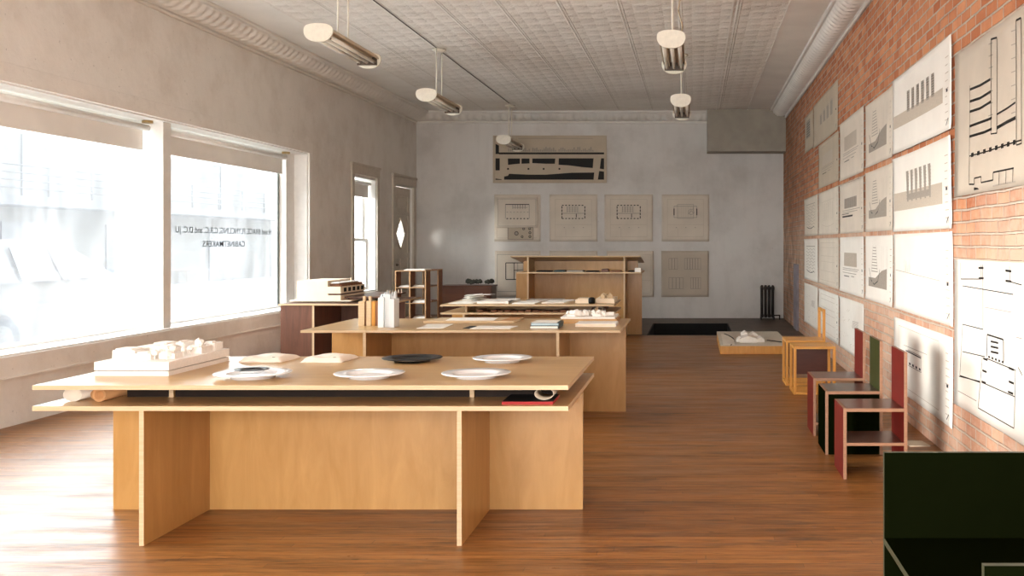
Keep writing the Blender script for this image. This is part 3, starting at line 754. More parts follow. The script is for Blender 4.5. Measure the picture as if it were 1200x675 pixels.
RW = 'architectural drawings on the brick wall'
def rsheet(ya, yb, z0, z1, kind, label, mat='paper_cream', seed=0, curl=.006):
    """right wall; ya = far end, yb = near end (u runs towards the viewer)"""
    S = Sheet((XR, ya, z0), (0,-1,0), (-1,0,0), ya-yb, z1-z0, seed, curl); S.paper('wall_drawing', mat, label, RW)
    w, h, r = S.w, S.h, S.r; S.lw = .55 if kind in ('siteplan','bigplan') else .8
    if kind == 'bigplan': S.lw = .8
    if kind == 'towers_up':
        S.rect(w*.02, w*.86, h*.33, h*.50, 'ink_pale'); n = 6
        for k in range(n):
            u = w*(.27+.082*k); S.quad((u, h*.47), (u+w*.045, h*.47), (u+w*.045, h*.74), (u, h*.74), 'ink_grey')
            for q in range(8): S.line((u, h*(.5+.03*q)), (u+w*.045, h*(.5+.03*q)), .004, 'ink')
        title_block(S)
    elif kind == 'towers_down':
        S.rect(w*.02, w*.86, h*.28, h*.52, 'ink_pale')
        for k in range(6):
            u = w*(.24+.078*k); S.quad((u+w*.03, h*.38), (u+w*.055, h*.38), (u+w*.045, h*.78), (u, h*.78), 'ink_grey')
            for q in range(9): S.line((u+w*.01, h*(.42+.04*q)), (u+w*.055, h*(.42+.04*q)), .005, 'ink_grey')
        S.rect(w*.28, w*.66, h*.40, h*.48, 'ink_grey'); title_block(S)
    elif kind == 'ship':
        S.quad((w*.12,h*.22),(w*.80,h*.22),(w*.80,h*.52),(w*.62,h*.48), 'ink_grey'); S.quad((w*.12,h*.22),(w*.62,h*.22),(w*.62,h*.36),(w*.12,h*.36), 'ink_grey')
        S.poly([(w*.15,h*.5),(w*.22,h*.32),(w*.34,h*.26),(w*.48,h*.32),(w*.56,h*.5)], .012, 'ink')
        for q in range(9): S.line((w*(.24+.008*q), h*(.46+.045*q)), (w*(.48-.008*q), h*(.46+.045*q)), .009, 'ink_grey')
        for u in (.24,.47): S.line((w*u,h*.45),(w*(.36+(u-.36)*.5),h*.86), .006, 'ink_grey')
        for u in (.62,.68,.80): S.line((w*u,h*.45),(w*u,h*.84), .006, 'ink_pale' if u < .8 else 'ink_grey')
        title_block(S)
    elif kind == 'elev':
        S.rect(w*.2, w*.72, h*.48, h*.72, 'ink_pale')
        for k in range(14): S.line((w*(.2+.04*k), h*.48), (w*(.2+.04*k), h*.72), .008, 'ink_grey')
        for v, a in ((.44,.8),(.41,.75),(.36,.7)): S.line((w*.14, h*v), (w*a, h*v), .007, 'ink_grey')
        S.line((w*.2, h*.30), (w*.42, h*.30), .010, 'ink'); S.line((w*.5, h*.31), (w*.62, h*.31), .010, 'ink_grey'); title_block(S)
    elif kind == 'elev_dark':
        S.rect(w*.2, w*.72, h*.5, h*.7, 'ink_grey')
        for k in range(9): S.line((w*(.22+.06*k), h*.5), (w*(.22+.06*k), h*.7), .008, 'ink')
        for v, a in ((.46,.85),(.42,.75)): S.line((w*.12, h*v), (w*a, h*v), .008, 'ink_grey')
        S.line((w*.12, h*.34), (w*.56, h*.34), .022, 'ink'); S.line((w*.1, h*.39), (w*.4, h*.39), .008, 'ink'); title_block(S)
    elif kind == 'waves':
        for q in range(8): S.poly([(w*(.15+.05*i), h*(.75-.075*q)+.012*math.sin(i*1.3+q)) for i in range(14)], .006, 'ink_grey')
        S.poly([(w*(.2+.05*i), h*(.24-.05*math.sin(i/11*math.pi))) for i in range(12)], .010, 'ink'); S.line((w*.15,h*.82),(w*.8,h*.82), .010, 'ink_grey')
    elif kind == 'cols':
        for k in range(6): S.line((w*(.2+.1*k), h*.32), (w*(.22+.1*k), h*.72), .009, 'ink_grey'); S.line((w*(.24+.1*k), h*.32), (w*(.24+.1*k), h*.72), .005, 'ink_grey')
        S.poly([(w*(.18+.055*i), h*(.24-.05*math.sin(i/11*math.pi))) for i in range(12)], .006, 'ink_pale'); S.line((w*.15,h*.76),(w*.8,h*.78), .005, 'ink_pale'); title_block(S)
    elif kind == 'faint':
        for v in (.3,.5,.62,.8): S.line((w*.12,h*v),(w*.82,h*v), .005, 'ink_pale')
        S.box(w*.1, w*.84, h*.1, h*.9, .005, 'ink_pale')
        for k in range(10): u = w*(.15+.65*r.random()); S.line((u, h*.3), (u, h*(.4+.3*r.random())), .005, 'ink_pale')
        title_block(S)
    elif kind == 'horizon':
        S.line((w*.04,h*.52),(w*.82,h*.46), .005, 'ink_grey')
        for k in range(16): u = w*(.18+.14*r.random()); S.line((u, h*.51), (u+.01, h*(.56+.14*r.random())), .005, 'ink_pale')
        title_block(S)
    elif kind == 'plan_small':
        S.box(w*.28, w*.52, h*.42, h*.62, .008, 'ink_grey'); S.box(w*.1, w*.8, h*.1, h*.9, .005, 'ink_pale')
        for k in range(4): S.line((w*(.3+.06*k), h*.45), (w*(.33+.06*k), h*.45), .022, 'ink')
        S.line((w*.24,h*.60),(w*.52,h*.60), .012, 'ink'); S.line((w*.2,h*.66),(w*.62,h*.68), .005, 'ink_grey'); title_block(S)
    elif kind == 'sketchy':
        for k in range(30):
            u, v = w*(.1+.7*r.random()), h*(.12+.7*r.random()); S.line((u,v), (u+w*.12*(r.random()-.3), v+h*.14*(r.random()-.5)), .005, 'ink_pale')
        for k in range(7): S.line((w*.55, h*(.5+.02*k)), (w*.78, h*(.49+.025*k)), .005, 'ink_grey')
    elif kind == 'dark_print':
        S.rect(w*.15, w*.62, h*.36, h*.86, 'ink_grey')
        for k in range(6): S.line((w*.18, h*(.42+.07*k)), (w*.6, h*(.42+.07*k)), .012, 'ink')
        S.rect(w*.15, w*.4, h*.14, h*.34, 'ink_pale')
    elif kind == 'city':
        for k in range(4):
            u = w*(.3+.14*k); S.rect(u, u+w*.08, h*.42, h*(.62+.03*k), 'ink_grey'); S.box(u, u+w*.08, h*.42, h*(.64+.03*k), .008, 'ink_grey')
        S.line((w*.1,h*.38),(w*.85,h*.38), .006, 'ink_pale'); title_block(S)
    elif kind == 'siteplan':       # tan sheet with two towers and bent bars
        def tower(u, v0, v1, tw):
            S.line((u, v0), (u-.04, (v0+v1)/2), .012, 'ink'); S.line((u-.04, (v0+v1)/2), (u-.02, v1), .012, 'ink')
            S.line((u+tw, v0), (u+tw-.04, (v0+v1)/2), .012, 'ink'); S.line((u+tw-.04, (v0+v1)/2), (u+tw-.02, v1), .012, 'ink')
            S.line((u-.04, v1), (u+tw, v1), .018, 'ink'); S.line((u, v0), (u+tw, v0), .014, 'ink')
        us = lambda px: ya - 1980/(px-814)
        zz = lambda px, y: H - (y-286)/((px-814)/1.65) - z0
        # measured strokes (photo pixels turned into points of the sheet)
        def P(px, y): return (us(px), max(.02, min(h-.02, zz(px, y))))
        for x0, x1, t0, t1, b0, b1 in ((1163,1170,46,44,157,156),(1193,1199,24,21,170,168)):
            for xa, yt, yb_ in ((x0,t0,b0),(x1,t1,b1)): S.line(P(xa,yb_), P(xa,yt), .014, 'ink')
            S.line(P(x0,t0), P(x1,t1), .02, 'ink'); S.line(P(x0,b0), P(x1,b1), .014, 'ink')
        for (xa, ya_), (xb, yb_), (xc, yc_) in (((1138,105),(1150,100),(1162,93)), ((1138,119),(1150,115),(1163,107)), ((1138,131),(1150,127),(1163,119)), ((1138,148),(1160,140),(1164,138)), ((1138,160),(1155,155),(1164,151))):
            S.poly([P(xa,ya_), P(xb,yb_), P(xc,yc_)], .028, 'ink')
        S.poly([P(1170,134), P(1182,127), P(1192,120)], .02, 'ink'); S.poly([P(1170,150), P(1182,143), P(1192,138)], .034, 'ink')
        S.poly([P(1138,183), P(1160,177), P(1180,170), P(1199,164)], .014, 'ink')
        for k in range(8): S.line(P(1140+7*k, 182-2.1*k), P(1143+7*k, 181-2.1*k), .045, 'ink')
        S.line(P(1138,100), P(1138,216), .01, 'ink'); S.poly([P(1138,216), P(1144,216), P(1144,209), P(1152,207), P(1152,214), P(1166,211), P(1166,202), P(1190,197)], .016, 'ink')
        S.quad(P(1144,226), P(1150,225.5), P(1148,220), P(1144,219.5), 'ink'); S.quad(P(1166,222.5), P(1192,217), P(1192,212), P(1166,217), 'ink_grey')
        for x in (1173,1181,1189): S.line(P(x, 218-(x-1166)*.2), P(x, 202-(x-1166)*.2), .012, 'ink')
        for k in range(7):
            S.line(P(1160, 52+14*k), P(1165, 50+14*k), .012, 'ink_grey'); S.line(P(1187, 37+16*k), P(1192, 35+16*k), .010, 'ink_grey')
            if k < 6: S.line(P(1172, 66+12*k), P(1176, 64+12*k), .008, 'ink_pale')
    elif kind == 'bigplan':
        us = lambda px: ya - 1980/(px-814)
        zz = lambda px, y: H - (y-286)/((px-814)/1.65) - z0
        def P(px, y): return (min(w-.02, max(.02, us(px))), max(.02, min(h-.02, zz(px, y))))
        def L(w_, mt, *q): S.poly([P(*a) for a in q], w_, mt)
        L(.007,'ink',(1128,305),(1128,327),(1152,327),(1152,305)); L(.007,'ink',(1154,305),(1154,386)); L(.007,'ink',(1186,305),(1186,330),(1200,334))
        for y in (314,326): L(.015,'ink',(1149,y),(1155,y)); 
        for y in (317,329): L(.015,'ink',(1181,y),(1188,y+1))
        L(.008,'ink',(1130,380),(1127,440),(1150,448)); L(.007,'ink',(1130,380),(1154,386)); L(.007,'ink',(1130,335),(1190,345)); L(.007,'ink',(1130,412),(1156,418))
        L(.012,'ink',(1159,392),(1158,418)); L(.012,'ink',(1178,398),(1178,424)); L(.012,'ink',(1159,392),(1178,398))
        for y in (400,406,412): L(.014,'ink',(1163,y),(1172,y+2))
        for k in range(5): L(.015,'ink',(1160+4*k,418+1.5*k),(1162+4*k,418.6+1.5*k))
        L(.007,'ink',(1153,418),(1148,478),(1190,502),(1192,434)); L(.007,'ink',(1158,420),(1192,434)); L(.007,'ink',(1152,448),(1191,465))
        for x, y in ((1154,420),(1153,434),(1152,447)): L(.015,'ink',(x,y),(x+5,y+2))
        for x, y in ((1184,431),(1184,447),(1183,459)): L(.015,'ink',(x,y),(x+6,y+2.5))
        L(.006,'ink_grey',(1125,458),(1146,470)); L(.005,'ink_grey',(1156,360),(1188,366))
        L(.007,'ink',(1126,441),(1150,447)); L(.006,'ink_grey',(1193,395),(1200,397)); L(.007,'ink',(1195,430),(1200,440))
    return S.done()

cols = {'a': (15.30, 13.62), 'b': (13.54, 11.66), 'c': (11.56, 9.92), 'd': (9.82, 8.48), 'e': (8.42, 6.50)}
rsheet(15.2, 14.15, 2.72, 3.24, 'dark_print', 'grey sheet with a dark print, farthest in the topmost row on the brick', 'paper_dull', 1)
rsheet(14.12, 11.72, 2.69, 3.27, 'city', 'topmost sheet with faint tower blocks high on the far brick wall', 'paper_dull', 2)
rsheet(*cols['b'], 2.10, 2.67, 'elev', 'dull sheet under the topmost tower block sheet, narrow column of hatching', 'paper_dull', 3)
rsheet(*cols['c'], 2.08, 2.72, 'elev', 'cream sheet with a hatched long block, upper row left of the ship section', 'paper_cream', 4)
rsheet(*cols['d'], 2.10, 2.69, 'ship', 'cream sheet with a boat shaped section on grey ground, upper of the two', 'paper_cream', 5)
rsheet(*cols['e'], 2.11, 2.71, 'towers_up', 'bright white sheet with six striped towers, upper of the white pair', 'paper', 6, .012)
rsheet(*cols['a'], 1.49, 2.04, 'waves', 'cream sheet of stacked wavy lines, far end of the row below the boat section', 'paper_cream', 7)
rsheet(*cols['b'], 1.49, 2.04, 'cols', 'cream sheet with a row of thin columns, beside the wavy line sheet', 'paper_cream', 8)
rsheet(*cols['c'], 1.49, 2.03, 'elev_dark', 'cream sheet with a dark block and a heavy black bar under it', 'paper_cream', 9)
rsheet(*cols['d'], 1.49, 2.05, 'ship', 'cream sheet with a boat shaped section, the middle of three stacked ones', 'paper_cream', 10)
rsheet(*cols['e'], 1.475, 2.07, 'towers_down', 'bright white sheet with six shaded piers, lower of the white pair', 'paper', 11, .012)
rsheet(*cols['a'], .86, 1.45, 'waves', 'pale sheet of wavy lines, third row far end above the chairs', 'paper', 12)
rsheet(*cols['b'], .86, 1.45, 'faint', 'very faint pencil sheet in the third row, second from the far end', 'paper_cream', 13)
rsheet(*cols['c'], .85, 1.45, 'elev', 'pale sheet with a hatched block, third row directly above the red backrests', 'paper', 14)
rsheet(*cols['d'], .85, 1.45, 'ship', 'pale sheet with a boat shaped section, lowest of the three stacked ones', 'paper', 15)
rsheet(*cols['e'], .85, 1.455, 'horizon', 'pale sheet with a faint tree and horizon line below the white pair', 'paper', 16)
rsheet(*cols['a'], .22, .80, 'sketchy', 'bottom row sheet of faint scribbles at the far end beside the pine chair', 'paper', 17)
rsheet(*cols['b'], .22, .79, 'faint', 'bottom row faint framed sheet behind the pine chair back', 'paper', 18)
rsheet(*cols['c'], .22, .79, 'sketchy', 'bottom row sheet of light scribbles left of the bare brick patch', 'paper', 19)
rsheet(*cols['e'], .20, .78, 'plan_small', 'bottom row white sheet with a small plan, crossed by chair shadows', 'paper', 20)
rsheet(6.45, 3.9, 1.67, 2.56, 'siteplan', 'large tan sheet with black bent bars and towers at the right edge', 'paper_tan', 21, .006)
rsheet(6.46, 3.9, .37, 1.28, 'bigplan', 'large white floor plan sheet at the lower right edge of the brick wall', 'paper', 22, .006)

BW = 'drawings pinned to the back wall'
SB = 1200/19
def bX(px): return (px-814)/SB
def bZ(py): return H-(py-286)/SB
def bsheet(x0, x1, y0, y1, kind, label, mat='paper_cream', seed=0, off=0, name='wall_drawing', cat='drawing'):
    S = Sheet((bX(x0), YB-off, bZ(y1)), (1,0,0), (0,-1,0), bX(x1)-bX(x0), bZ(y0)-bZ(y1), seed, .006); S.paper(name, mat, label, BW, cat)
    w, h, r = S.w, S.h, S.r
    if kind.startswith('plan'):
        S.box(w*.12, w*.88, h*.1, h*.9, .005, 'ink_pale'); S.line((w*.12,h*.36),(w*.88,h*.36), .006, 'ink_pale'); S.line((w*.34,h*.1),(w*.34,h*.28), .005, 'ink_pale')
        for k in range(3): S.rect(w*(.3+.2*k), w*(.32+.2*k), h*.29, h*.305, 'ink_grey')
        a0, a1, b0, b1 = w*.26, w*.74, h*.49, h*.77
        if kind == 'plan':
            n = 7
            for k in range(n):
                u = a0+(a1-a0)*k/n; S.line((u, b0), (u+(a1-a0)/n*.55, b0), .016, 'ink'); S.line((u, b1), (u+(a1-a0)/n*.55, b1), .016, 'ink')
            for k in range(4):
                v = b0+(b1-b0)*k/4; S.line((a0, v), (a0, v+.045), .016, 'ink'); S.line((a1, v), (a1, v+.045), .016, 'ink')
            for k in range(5): S.line((a0+w*(.11+.055*k), b0+h*.13), (a0+w*(.11+.055*k), b1-.02), .010, 'ink_grey')
            for k in range(3): S.line((a0+w*.1, b1-h*(.04+.04*k)), (a0+w*.32, b1-h*(.04+.04*k)), .008, 'ink_grey')
            S.line((a0, b0+h*.11), (a1, b0+h*.11), .010, 'ink_grey'); S.line((a0+w*.3, b0+.02), (a0+w*.3, b0+h*.1), .014, 'ink')
        else:
            S.box(a0, a1, b0+h*.02, b1-h*.02, .009, 'ink_grey'); S.box(a0+w*.07, a1-w*.07, b0, b1+h*.02, .007, 'ink_grey')
            for u in (a0, a1): S.line((u, b0+.06), (u, b1-.06), .018, 'ink')
            for k in range(6): S.line((a0+w*.1+w*.05*k, b0+.03), (a0+w*.1+w*.05*k, b1-.03), .005, 'ink_pale')
            S.poly([(w*.56,h*.58),(w*.62,h*.66),(w*.68,h*.6),(w*.66,h*.72)], .010, 'ink_grey'); S.circ(w*.62, h*.63, .05, .008, 'ink_grey')
    elif kind == 'framed':
        S.box(w*.04, w*.96, h*.06, h*.94, .006, 'ink_grey')
        a0, a1, b0, b1 = w*.22, w*.80, h*.3, h*.76
        S.line((a0,b0),(a0,b1), .010,'ink_grey'); S.line((a0,b1),(a1,b1), .014,'ink'); S.line((a1,b1),(a1,b0), .010,'ink_grey')
        for k in range(7): S.line((a0+.02+(a1-a0)*k/7, b0), (a0+.05+(a1-a0)*k/7, b0), .018, 'ink'); S.line((a0+.02+(a1-a0)*k/7, b0+h*.21), (a0+.05+(a1-a0)*k/7, b0+h*.21), .010, 'ink_grey')
        for k in range(6): S.line((w*(.4+.06*k), h*.62), (w*(.4+.06*k), h*.75), .014, 'ink_grey')
        S.line((w*.4,h*.66),(w*.76,h*.66), .010,'ink_grey')
    elif kind == 'trees':
        S.box(.01, w-.01, .01, h-.01, .014, 'ink_grey')
        for u, v, q in ((.34,.5,.12),(.56,.24,.07),(.62,.86,.07),(.85,.86,.07),(.86,.55,.075),(.86,.25,.075)):
            for k in (1,.75,.5,.25): S.circ(w*u, h*v, q*h*2*k*.62, .009, 'ink_grey' if k < 1 else 'ink', 10)
    elif kind == 'big_plan':
        S.box(w*.05, w*.95, h*.12, h*.92, .008, 'ink_grey')
        S.box(w*.24, w*.80, h*.38, h*.74, .016, 'ink'); S.line((w*.42,h*.38),(w*.42,h*.74), .012,'ink'); S.line((w*.42,h*.58),(w*.8,h*.58), .010,'ink'); S.box(w*.5, w*.62, h*.5, h*.74, .010,'ink_grey')
    elif kind == 'blocks':
        for u0, u1, v0, v1, n in ((.16,.34,.60,.84,3),(.49,.83,.60,.84,6),(.16,.46,.18,.42,4),(.62,.83,.18,.42,4)):
            S.box(w*u0, w*u1, h*v0, h*v1, .008, 'ink_grey')
            for k in range(1, n): u = w*(u0+(u1-u0)*k/n); S.line((u, h*v0), (u, h*v1), .014, 'ink_grey')
    elif kind == 'faint':
        S.box(w*.06, w*.94, h*.08, h*.92, .005, 'ink_pale'); S.line((w*.3,h*.36),(w*.94,h*.36), .006, 'ink_pale')
    return S.done()
bsheet(579.5, 633.5, 228, 283, 'faint', 'cream backing sheet behind the framed plan and tree print, first of the upper row', 'paper_cream', 31)
bsheet(582, 630, 231, 267, 'framed', 'small framed plan mounted over the first sheet of the upper row', 'paper_cream', 32, .014)
bsheet(595, 625.5, 266, 281, 'trees', 'small print of six round trees under the framed plan', 'paper_dull', 33, .010)
bsheet(644, 700, 228, 283, 'plan', 'cream sheet with a dashed floor plan, second of the upper back wall row', 'paper_cream', 34)
bsheet(708.5, 765, 228, 283, 'plan', 'cream sheet with a dashed floor plan, third of the upper back wall row', 'paper_cream', 35)
bsheet(775.5, 831, 228, 283, 'plan_x', 'cream sheet with a double outlined plan, last of the upper row', 'paper_cream', 36)
bsheet(580, 633.5, 294, 348, 'big_plan', 'sheet with a large black outlined plan left of the tall desk top', 'paper_cream', 37)
bsheet(644, 700, 294, 348, 'faint', 'faint sheet almost hidden behind the left half of the tall desk', 'paper_cream', 38)
bsheet(711, 766, 294, 348, 'faint', 'faint sheet showing its right part beside the tall desk', 'paper_cream', 39)
bsheet(775, 830.5, 294, 348, 'blocks', 'cream sheet with four hatched blocks, last of the lower row', 'paper_tan', 40)

# framed black and tan print
t = thing('framed_print', 'wide framed print with black road shapes on tan high on the back wall', 'framed print', (bX(644.5), YB, bZ(214.5))); o = t.location
x0, x1, z0, z1 = bX(578), bX(711), bZ(214.5), bZ(159)
m = MB(o)
for a in ((x0,x1,z0,z0+.03),(x0,x1,z1-.03,z1),(x0,x0+.03,z0+.03,z1-.03),(x1-.03,x1,z0+.03,z1-.03)): m.box(a[0], a[1], YB-.035, YB-.001, a[2], a[3], 0, .003)
m.build('frame', 'paper_dull', t)
m = MB(o); m.box(x0+.03, x1-.03, YB-.02, YB-.001, z0+.03, z1-.03); m.build('print', 'paper_dull', t)
m = MB(o)
def q(pts, mi=0):   # polygon in zoomed-crop pixels of the print
    m.prism([(bX(570+a/8), bZ(150+b/8)) for a, b in pts], lambda u, v, w_: (u, w_, v), YB-.0225, YB-.0202, mi)
for pts in ([(88,150),(120,165),(120,245),(88,245)], [(120,230),(1104,230),(1104,248),(120,248)], [(88,285),(127,285),(127,398),(88,398)],
            [(203,287),(316,287),(316,335),(205,346)], [(331,287),(406,287),(406,333),(331,336)], [(432,287),(648,287),(643,336),(560,336),(432,330)],
            [(680,285),(1006,285),(998,376),(900,368),(780,352),(678,346)], [(1076,285),(1104,285),(1104,388),(1064,382)],
            [(168,485),(168,456),(205,448),(215,430),(400,438),(560,438),(800,420),(1012,418),(1006,485)], [(1058,404),(1104,410),(1104,485),(1046,485)], [(88,474),(145,482),(145,487),(88,487)]): q(pts)
for a in (205, 396, 538, 686): q([(a-8,376),(a+8,376),(a+8,392),(a-8,392)])
m.build('black_shapes', 'ink', t)
m = MB(o)
rnd = random.Random(9)
for k in range(46):
    a = 205 + k*17.5
    if 405 < a < 428 or 650 < a < 672: continue
    hgt = 12+34*rnd.random(); q([(a, 222),(a+12, 222),(a+12, 222-hgt),(a, 222-hgt)])
q([(300,96),(1000,96),(1000,101),(300,101)])
m.build('grey_shapes', 'ink_grey', t)

# ================================================================== THINGS ON THE TABLES
Z1, Z2, Z3 = .732, .722, .730
def city(t, o, x0, x1, y0, y1, z, seed, nb, nt, hmax, mat='model_white', zone=None):
    rnd = random.Random(seed); zone = zone or (x0+.02, x1-.02, y0+.02, y1-.02)
    for k in range(nb):
        m = MB(o); cx, cy = rnd.uniform(zone[0], zone[1]-.05), rnd.uniform(zone[2], zone[3]-.06)
        w_, d_, h_ = rnd.uniform(.03,.08), rnd.uniform(.04,.12), rnd.uniform(.3,.8)*hmax
        m.box(cx, min(zone[1], cx+w_), cy, min(zone[3], cy+d_), z, z+h_, 0, .001)
        if k % 3 == 0: m.box(cx+.008, min(zone[1], cx+w_)-.008, cy+.01, min(zone[3], cy+d_)-.01, z+h_, z+h_*1.25, 0, .001)
        m.build('building', mat, t)
    for k in range(nt):
        m = MB(o); cx, cy = rnd.uniform(zone[0]+.02, zone[1]-.02), rnd.uniform(zone[2]+.02, zone[3]-.02); r_ = rnd.uniform(.010,.02)
        hh_ = rnd.uniform(.4,.75)*hmax
        m.cyl((cx,cy,z), (cx,cy,z+hh_), .003, n=6); m.blob((cx,cy,z+hh_), r_, 0, seed*50+k, 1)
        m.build('tree', mat, t)

# table 1: white site model
t = thing('site_model', 'white city model on a slab base at the left end of the nearest table', 'architectural model', (-2.745, 5.3, Z1)); o = t.location
m = MB(o); m.box(-2.926, -2.563, 4.99, 5.64, Z1, Z1+.022, 0, .001); m.build('base', 'model_white', t)
m = MB(o); m.box(-2.915, -2.575, 5.0, 5.63, Z1+.022, Z1+.027); m.build('shadow_gap', 'ink_grey', t)
m = MB(o); m.box(-2.926, -2.563, 4.99, 5.64, Z1+.027, Z1+.068, 0, .001); m.build('slab', 'model_white', t)
zt = Z1+.068
for a in ((-2.90,-2.79,5.10,5.24,.045),(-2.88,-2.70,5.27,5.42,.040),(-2.78,-2.70,5.08,5.16,.030),(-2.90,-2.80,5.46,5.60,.040),(-2.76,-2.72,5.45,5.58,.05),(-2.66,-2.58,5.36,5.48,.035),(-2.655,-2.585,5.52,5.61,.040),(-2.68,-2.60,5.12,5.20,.028)):
    m = MB(o); m.box(a[0],a[1],a[2],a[3],zt,zt+a[4],0,.001); m.box(a[0]+.01,a[1]-.02,a[2]+.01,a[3]-.03,zt+a[4],zt+a[4]+.008); m.build('building', 'model_white', t)
rnd = random.Random(5)
for k in range(16):
    cx, cy = -2.70+.11*rnd.random(), 5.06+.5*rnd.random(); m = MB(o); hh_ = .025+.035*rnd.random()
    m.cyl((cx,cy,zt),(cx,cy,zt+hh_),.003,n=6); m.blob((cx,cy,zt+hh_), .013+.009*rnd.random(), 0, k, 1); m.build('tree', 'model_white', t)

# envelopes
def envelope(label, x0, x1, y0, y1, rz):
    cx, cy = (x0+x1)/2, (y0+y1)/2; w_, d_ = (x1-x0)/2, (y1-y0)/2
    t = thing('envelope', label, 'envelope', (cx, cy, Z1), rz, 'stuffed envelopes on the nearest table')
    m = MB(); n = 14; P = []; F = []
    for k, off in ((0, 0), (1, 1)):
        for j in range(n+1):
            for i in range(n+1):
                a, b = i/n*2-1, j/n*2-1
                z = .0005 if k == 0 else .004 + .024*(1-abs(a)**10)*(1-abs(b)**10) + .003*math.sin(a*4+b*3)
                P.append((a*w_, b*d_, z))
    K = (n+1)**2
    for j in range(n):
        for i in range(n):
            a = j*(n+1)+i; F += [(a, a+n+1, a+n+2, a+1), (K+a, K+a+1, K+a+n+2, K+a+n+1)]
    for i in range(n): F += [(i, i+1, K+i+1, K+i), (n*(n+1)+i, K+n*(n+1)+i, K+n*(n+1)+i+1, n*(n+1)+i+1)]
    for j in range(n): a = j*(n+1); F += [(a, K+a, K+a+n+1, a+n+1), (a+n, a+2*n+1, K+a+2*n+1, K+a+n)]
    m._add(P, F); m.build('body', 'envelope', t, True)
    m = MB(); m.prism([(-w_*.9, -d_*.9), (w_*.9, -d_*.9), (w_*.55, d_*.2), (-w_*.5, d_*.3)], lambda u, v, w2: (u, v, .0305 - .008*(abs(v/d_))**2 + w2 - .006*abs(u/w_)**3), 0, .0012); m.build('flap', 'paper', t)
    m = MB(); m.lathe([(.0001,0),(.008,0),(.008,.002),(.0001,.002)], (w_*.55, -d_*.75, .026), 12); m.build('button', 'ink_grey', t)
envelope('plump cream envelope beside the white city model on the nearest table', -2.47, -2.235, 5.55, 5.80, R(-3))
envelope('plump cream envelope just left of the black plate', -2.13, -1.905, 5.54, 5.80, R(-2))

# plates
def plate(label, x, y, mat, r=.165, foot=.095, z=Z1, group='plates on the nearest table'):
    k = r/.165
    prof = [(.001,.003*k),(foot-.010*k,.003*k),(foot-.006*k,0),(foot,0),(foot+.001,.010*k),(foot+.010*k,.0125*k),(r*.97,.020*k),(r,.0235*k),(r-.003*k,.0255*k),(r*.70,.0225*k),(r*.655,.021*k),(r*.60,.013*k),(r*.5,.011*k),(.001,.010*k)]
    m = MB((x,y,z)); m.lathe(prof, (x,y,z), 64)
    if mat == 'ceramic_black':
        for f in m.bm.faces:
            if max(v.co.z for v in f.verts) <= .0205*k and min(math.hypot(v.co.x, v.co.y) for v in f.verts) > r*.62 or max(v.co.z for v in f.verts) < .009*k: f.material_index = 1
    o = m.build('plate', [mat,'ceramic']); return tag(o, label, 'plate', group)
plate('white plate under the small black dish beside the city model', -2.126, 4.93, 'ceramic', .178, .10)
plate('small glossy black dish sitting on the leftmost white plate', -2.14, 4.95, 'ceramic_black', .083, .055, Z1+.0278, 'plates on the nearest table')
plate('white plate in the middle of the front row, below the black plate', -1.565, 4.93, 'ceramic')
plate('white plate of the front row at the right end of the nearest table', -1.053, 4.94, 'ceramic')
plate('glossy black plate near the far edge of the nearest table', -1.544, 5.60, 'ceramic_black', .162)
plate('white plate of the back row, right of the black plate', -1.050, 5.60, 'ceramic', .162)

# rolls and folder in the slot of table 1
SZ = .637
def roll(label, x, y0, y1, z, ro, ri, sx=1, sz=1, mat='tube_card', group='paper rolls in the slot of the nearest table'):
    m = MB((x, (y0+y1)/2, z)); m.pipe((x,y0,z),(x,y1,z), ro, ri, 28, 0, sx, sz); return tag(m.build('paper_roll', mat), label, 'paper roll', group)
roll('wide flattened cream paper roll, leftmost in the table slot', -2.916, 4.80, 5.5, SZ+.0315, .045, .0425, 1.0, .69, 'paper_cream')
roll('small brown paper roll between the flattened roll and the round tube', -2.845, 4.86, 5.5, SZ+.0235, .023, .019)
roll('round kraft cardboard tube end in the left of the table slot', -2.786, 4.79, 5.6, SZ+.031, .031, .022)
roll('loose grey paper roll in the right end of the table slot', -.70, 4.76, 4.93, SZ+.013+.0285, .045, .043, 1.0, .62, 'paper_dull')
m = MB((-.77, 4.85, SZ)); m.box(-.887, -.757+.105, 4.71, 4.94, SZ, SZ+.013, [0,1,0,0,0,0], .0); tag(m.build('folder', ['redbook','dark']), 'flat red folder in the right end of the table slot', 'folder')

# table 2
t = thing('tower_model', 'wooden tower model of bundled upright bars on the second table', 'architectural model', (-2.6, 8.2, Z2)); o = t.location
for x0, x1, y0, y1, h_, mt in ((-2.68,-2.632,8.16,8.28,.195,'birch_e'),(-2.630,-2.618,8.18,8.28,.185,'oak_v'),(-2.616,-2.58,8.16,8.28,.200,'birch_e'),(-2.578,-2.55,8.17,8.28,.195,'pine'),(-2.548,-2.52,8.175,8.28,.190,'oak_v')):
    m = MB(o); m.box(x0,x1,y0,y1,Z2,Z2+h_,0,.001); m.build('bar', mt, t)
for x in (-2.645, -2.598):
    m = MB(o); m.box(x-.009,x+.009,8.19,8.22,Z2+.195,Z2+.236,0,.001); m.build('peg', 'birch_e', t)
t = thing('acrylic_model', 'clear frosted acrylic tower model beside the wooden tower', 'architectural model', (-2.41, 8.05, Z2)); o = t.location
for x0, x1, y0, y1, h_ in ((-2.475,-2.43,8.0,8.13,.235),(-2.428,-2.385,8.02,8.13,.262),(-2.383,-2.345,7.99,8.13,.225)):
    m = MB(o); m.box(x0,x1,y0,y1,Z2,Z2+h_,0,.003); m.build('block', 'acrylic', t)
m = MB(o)
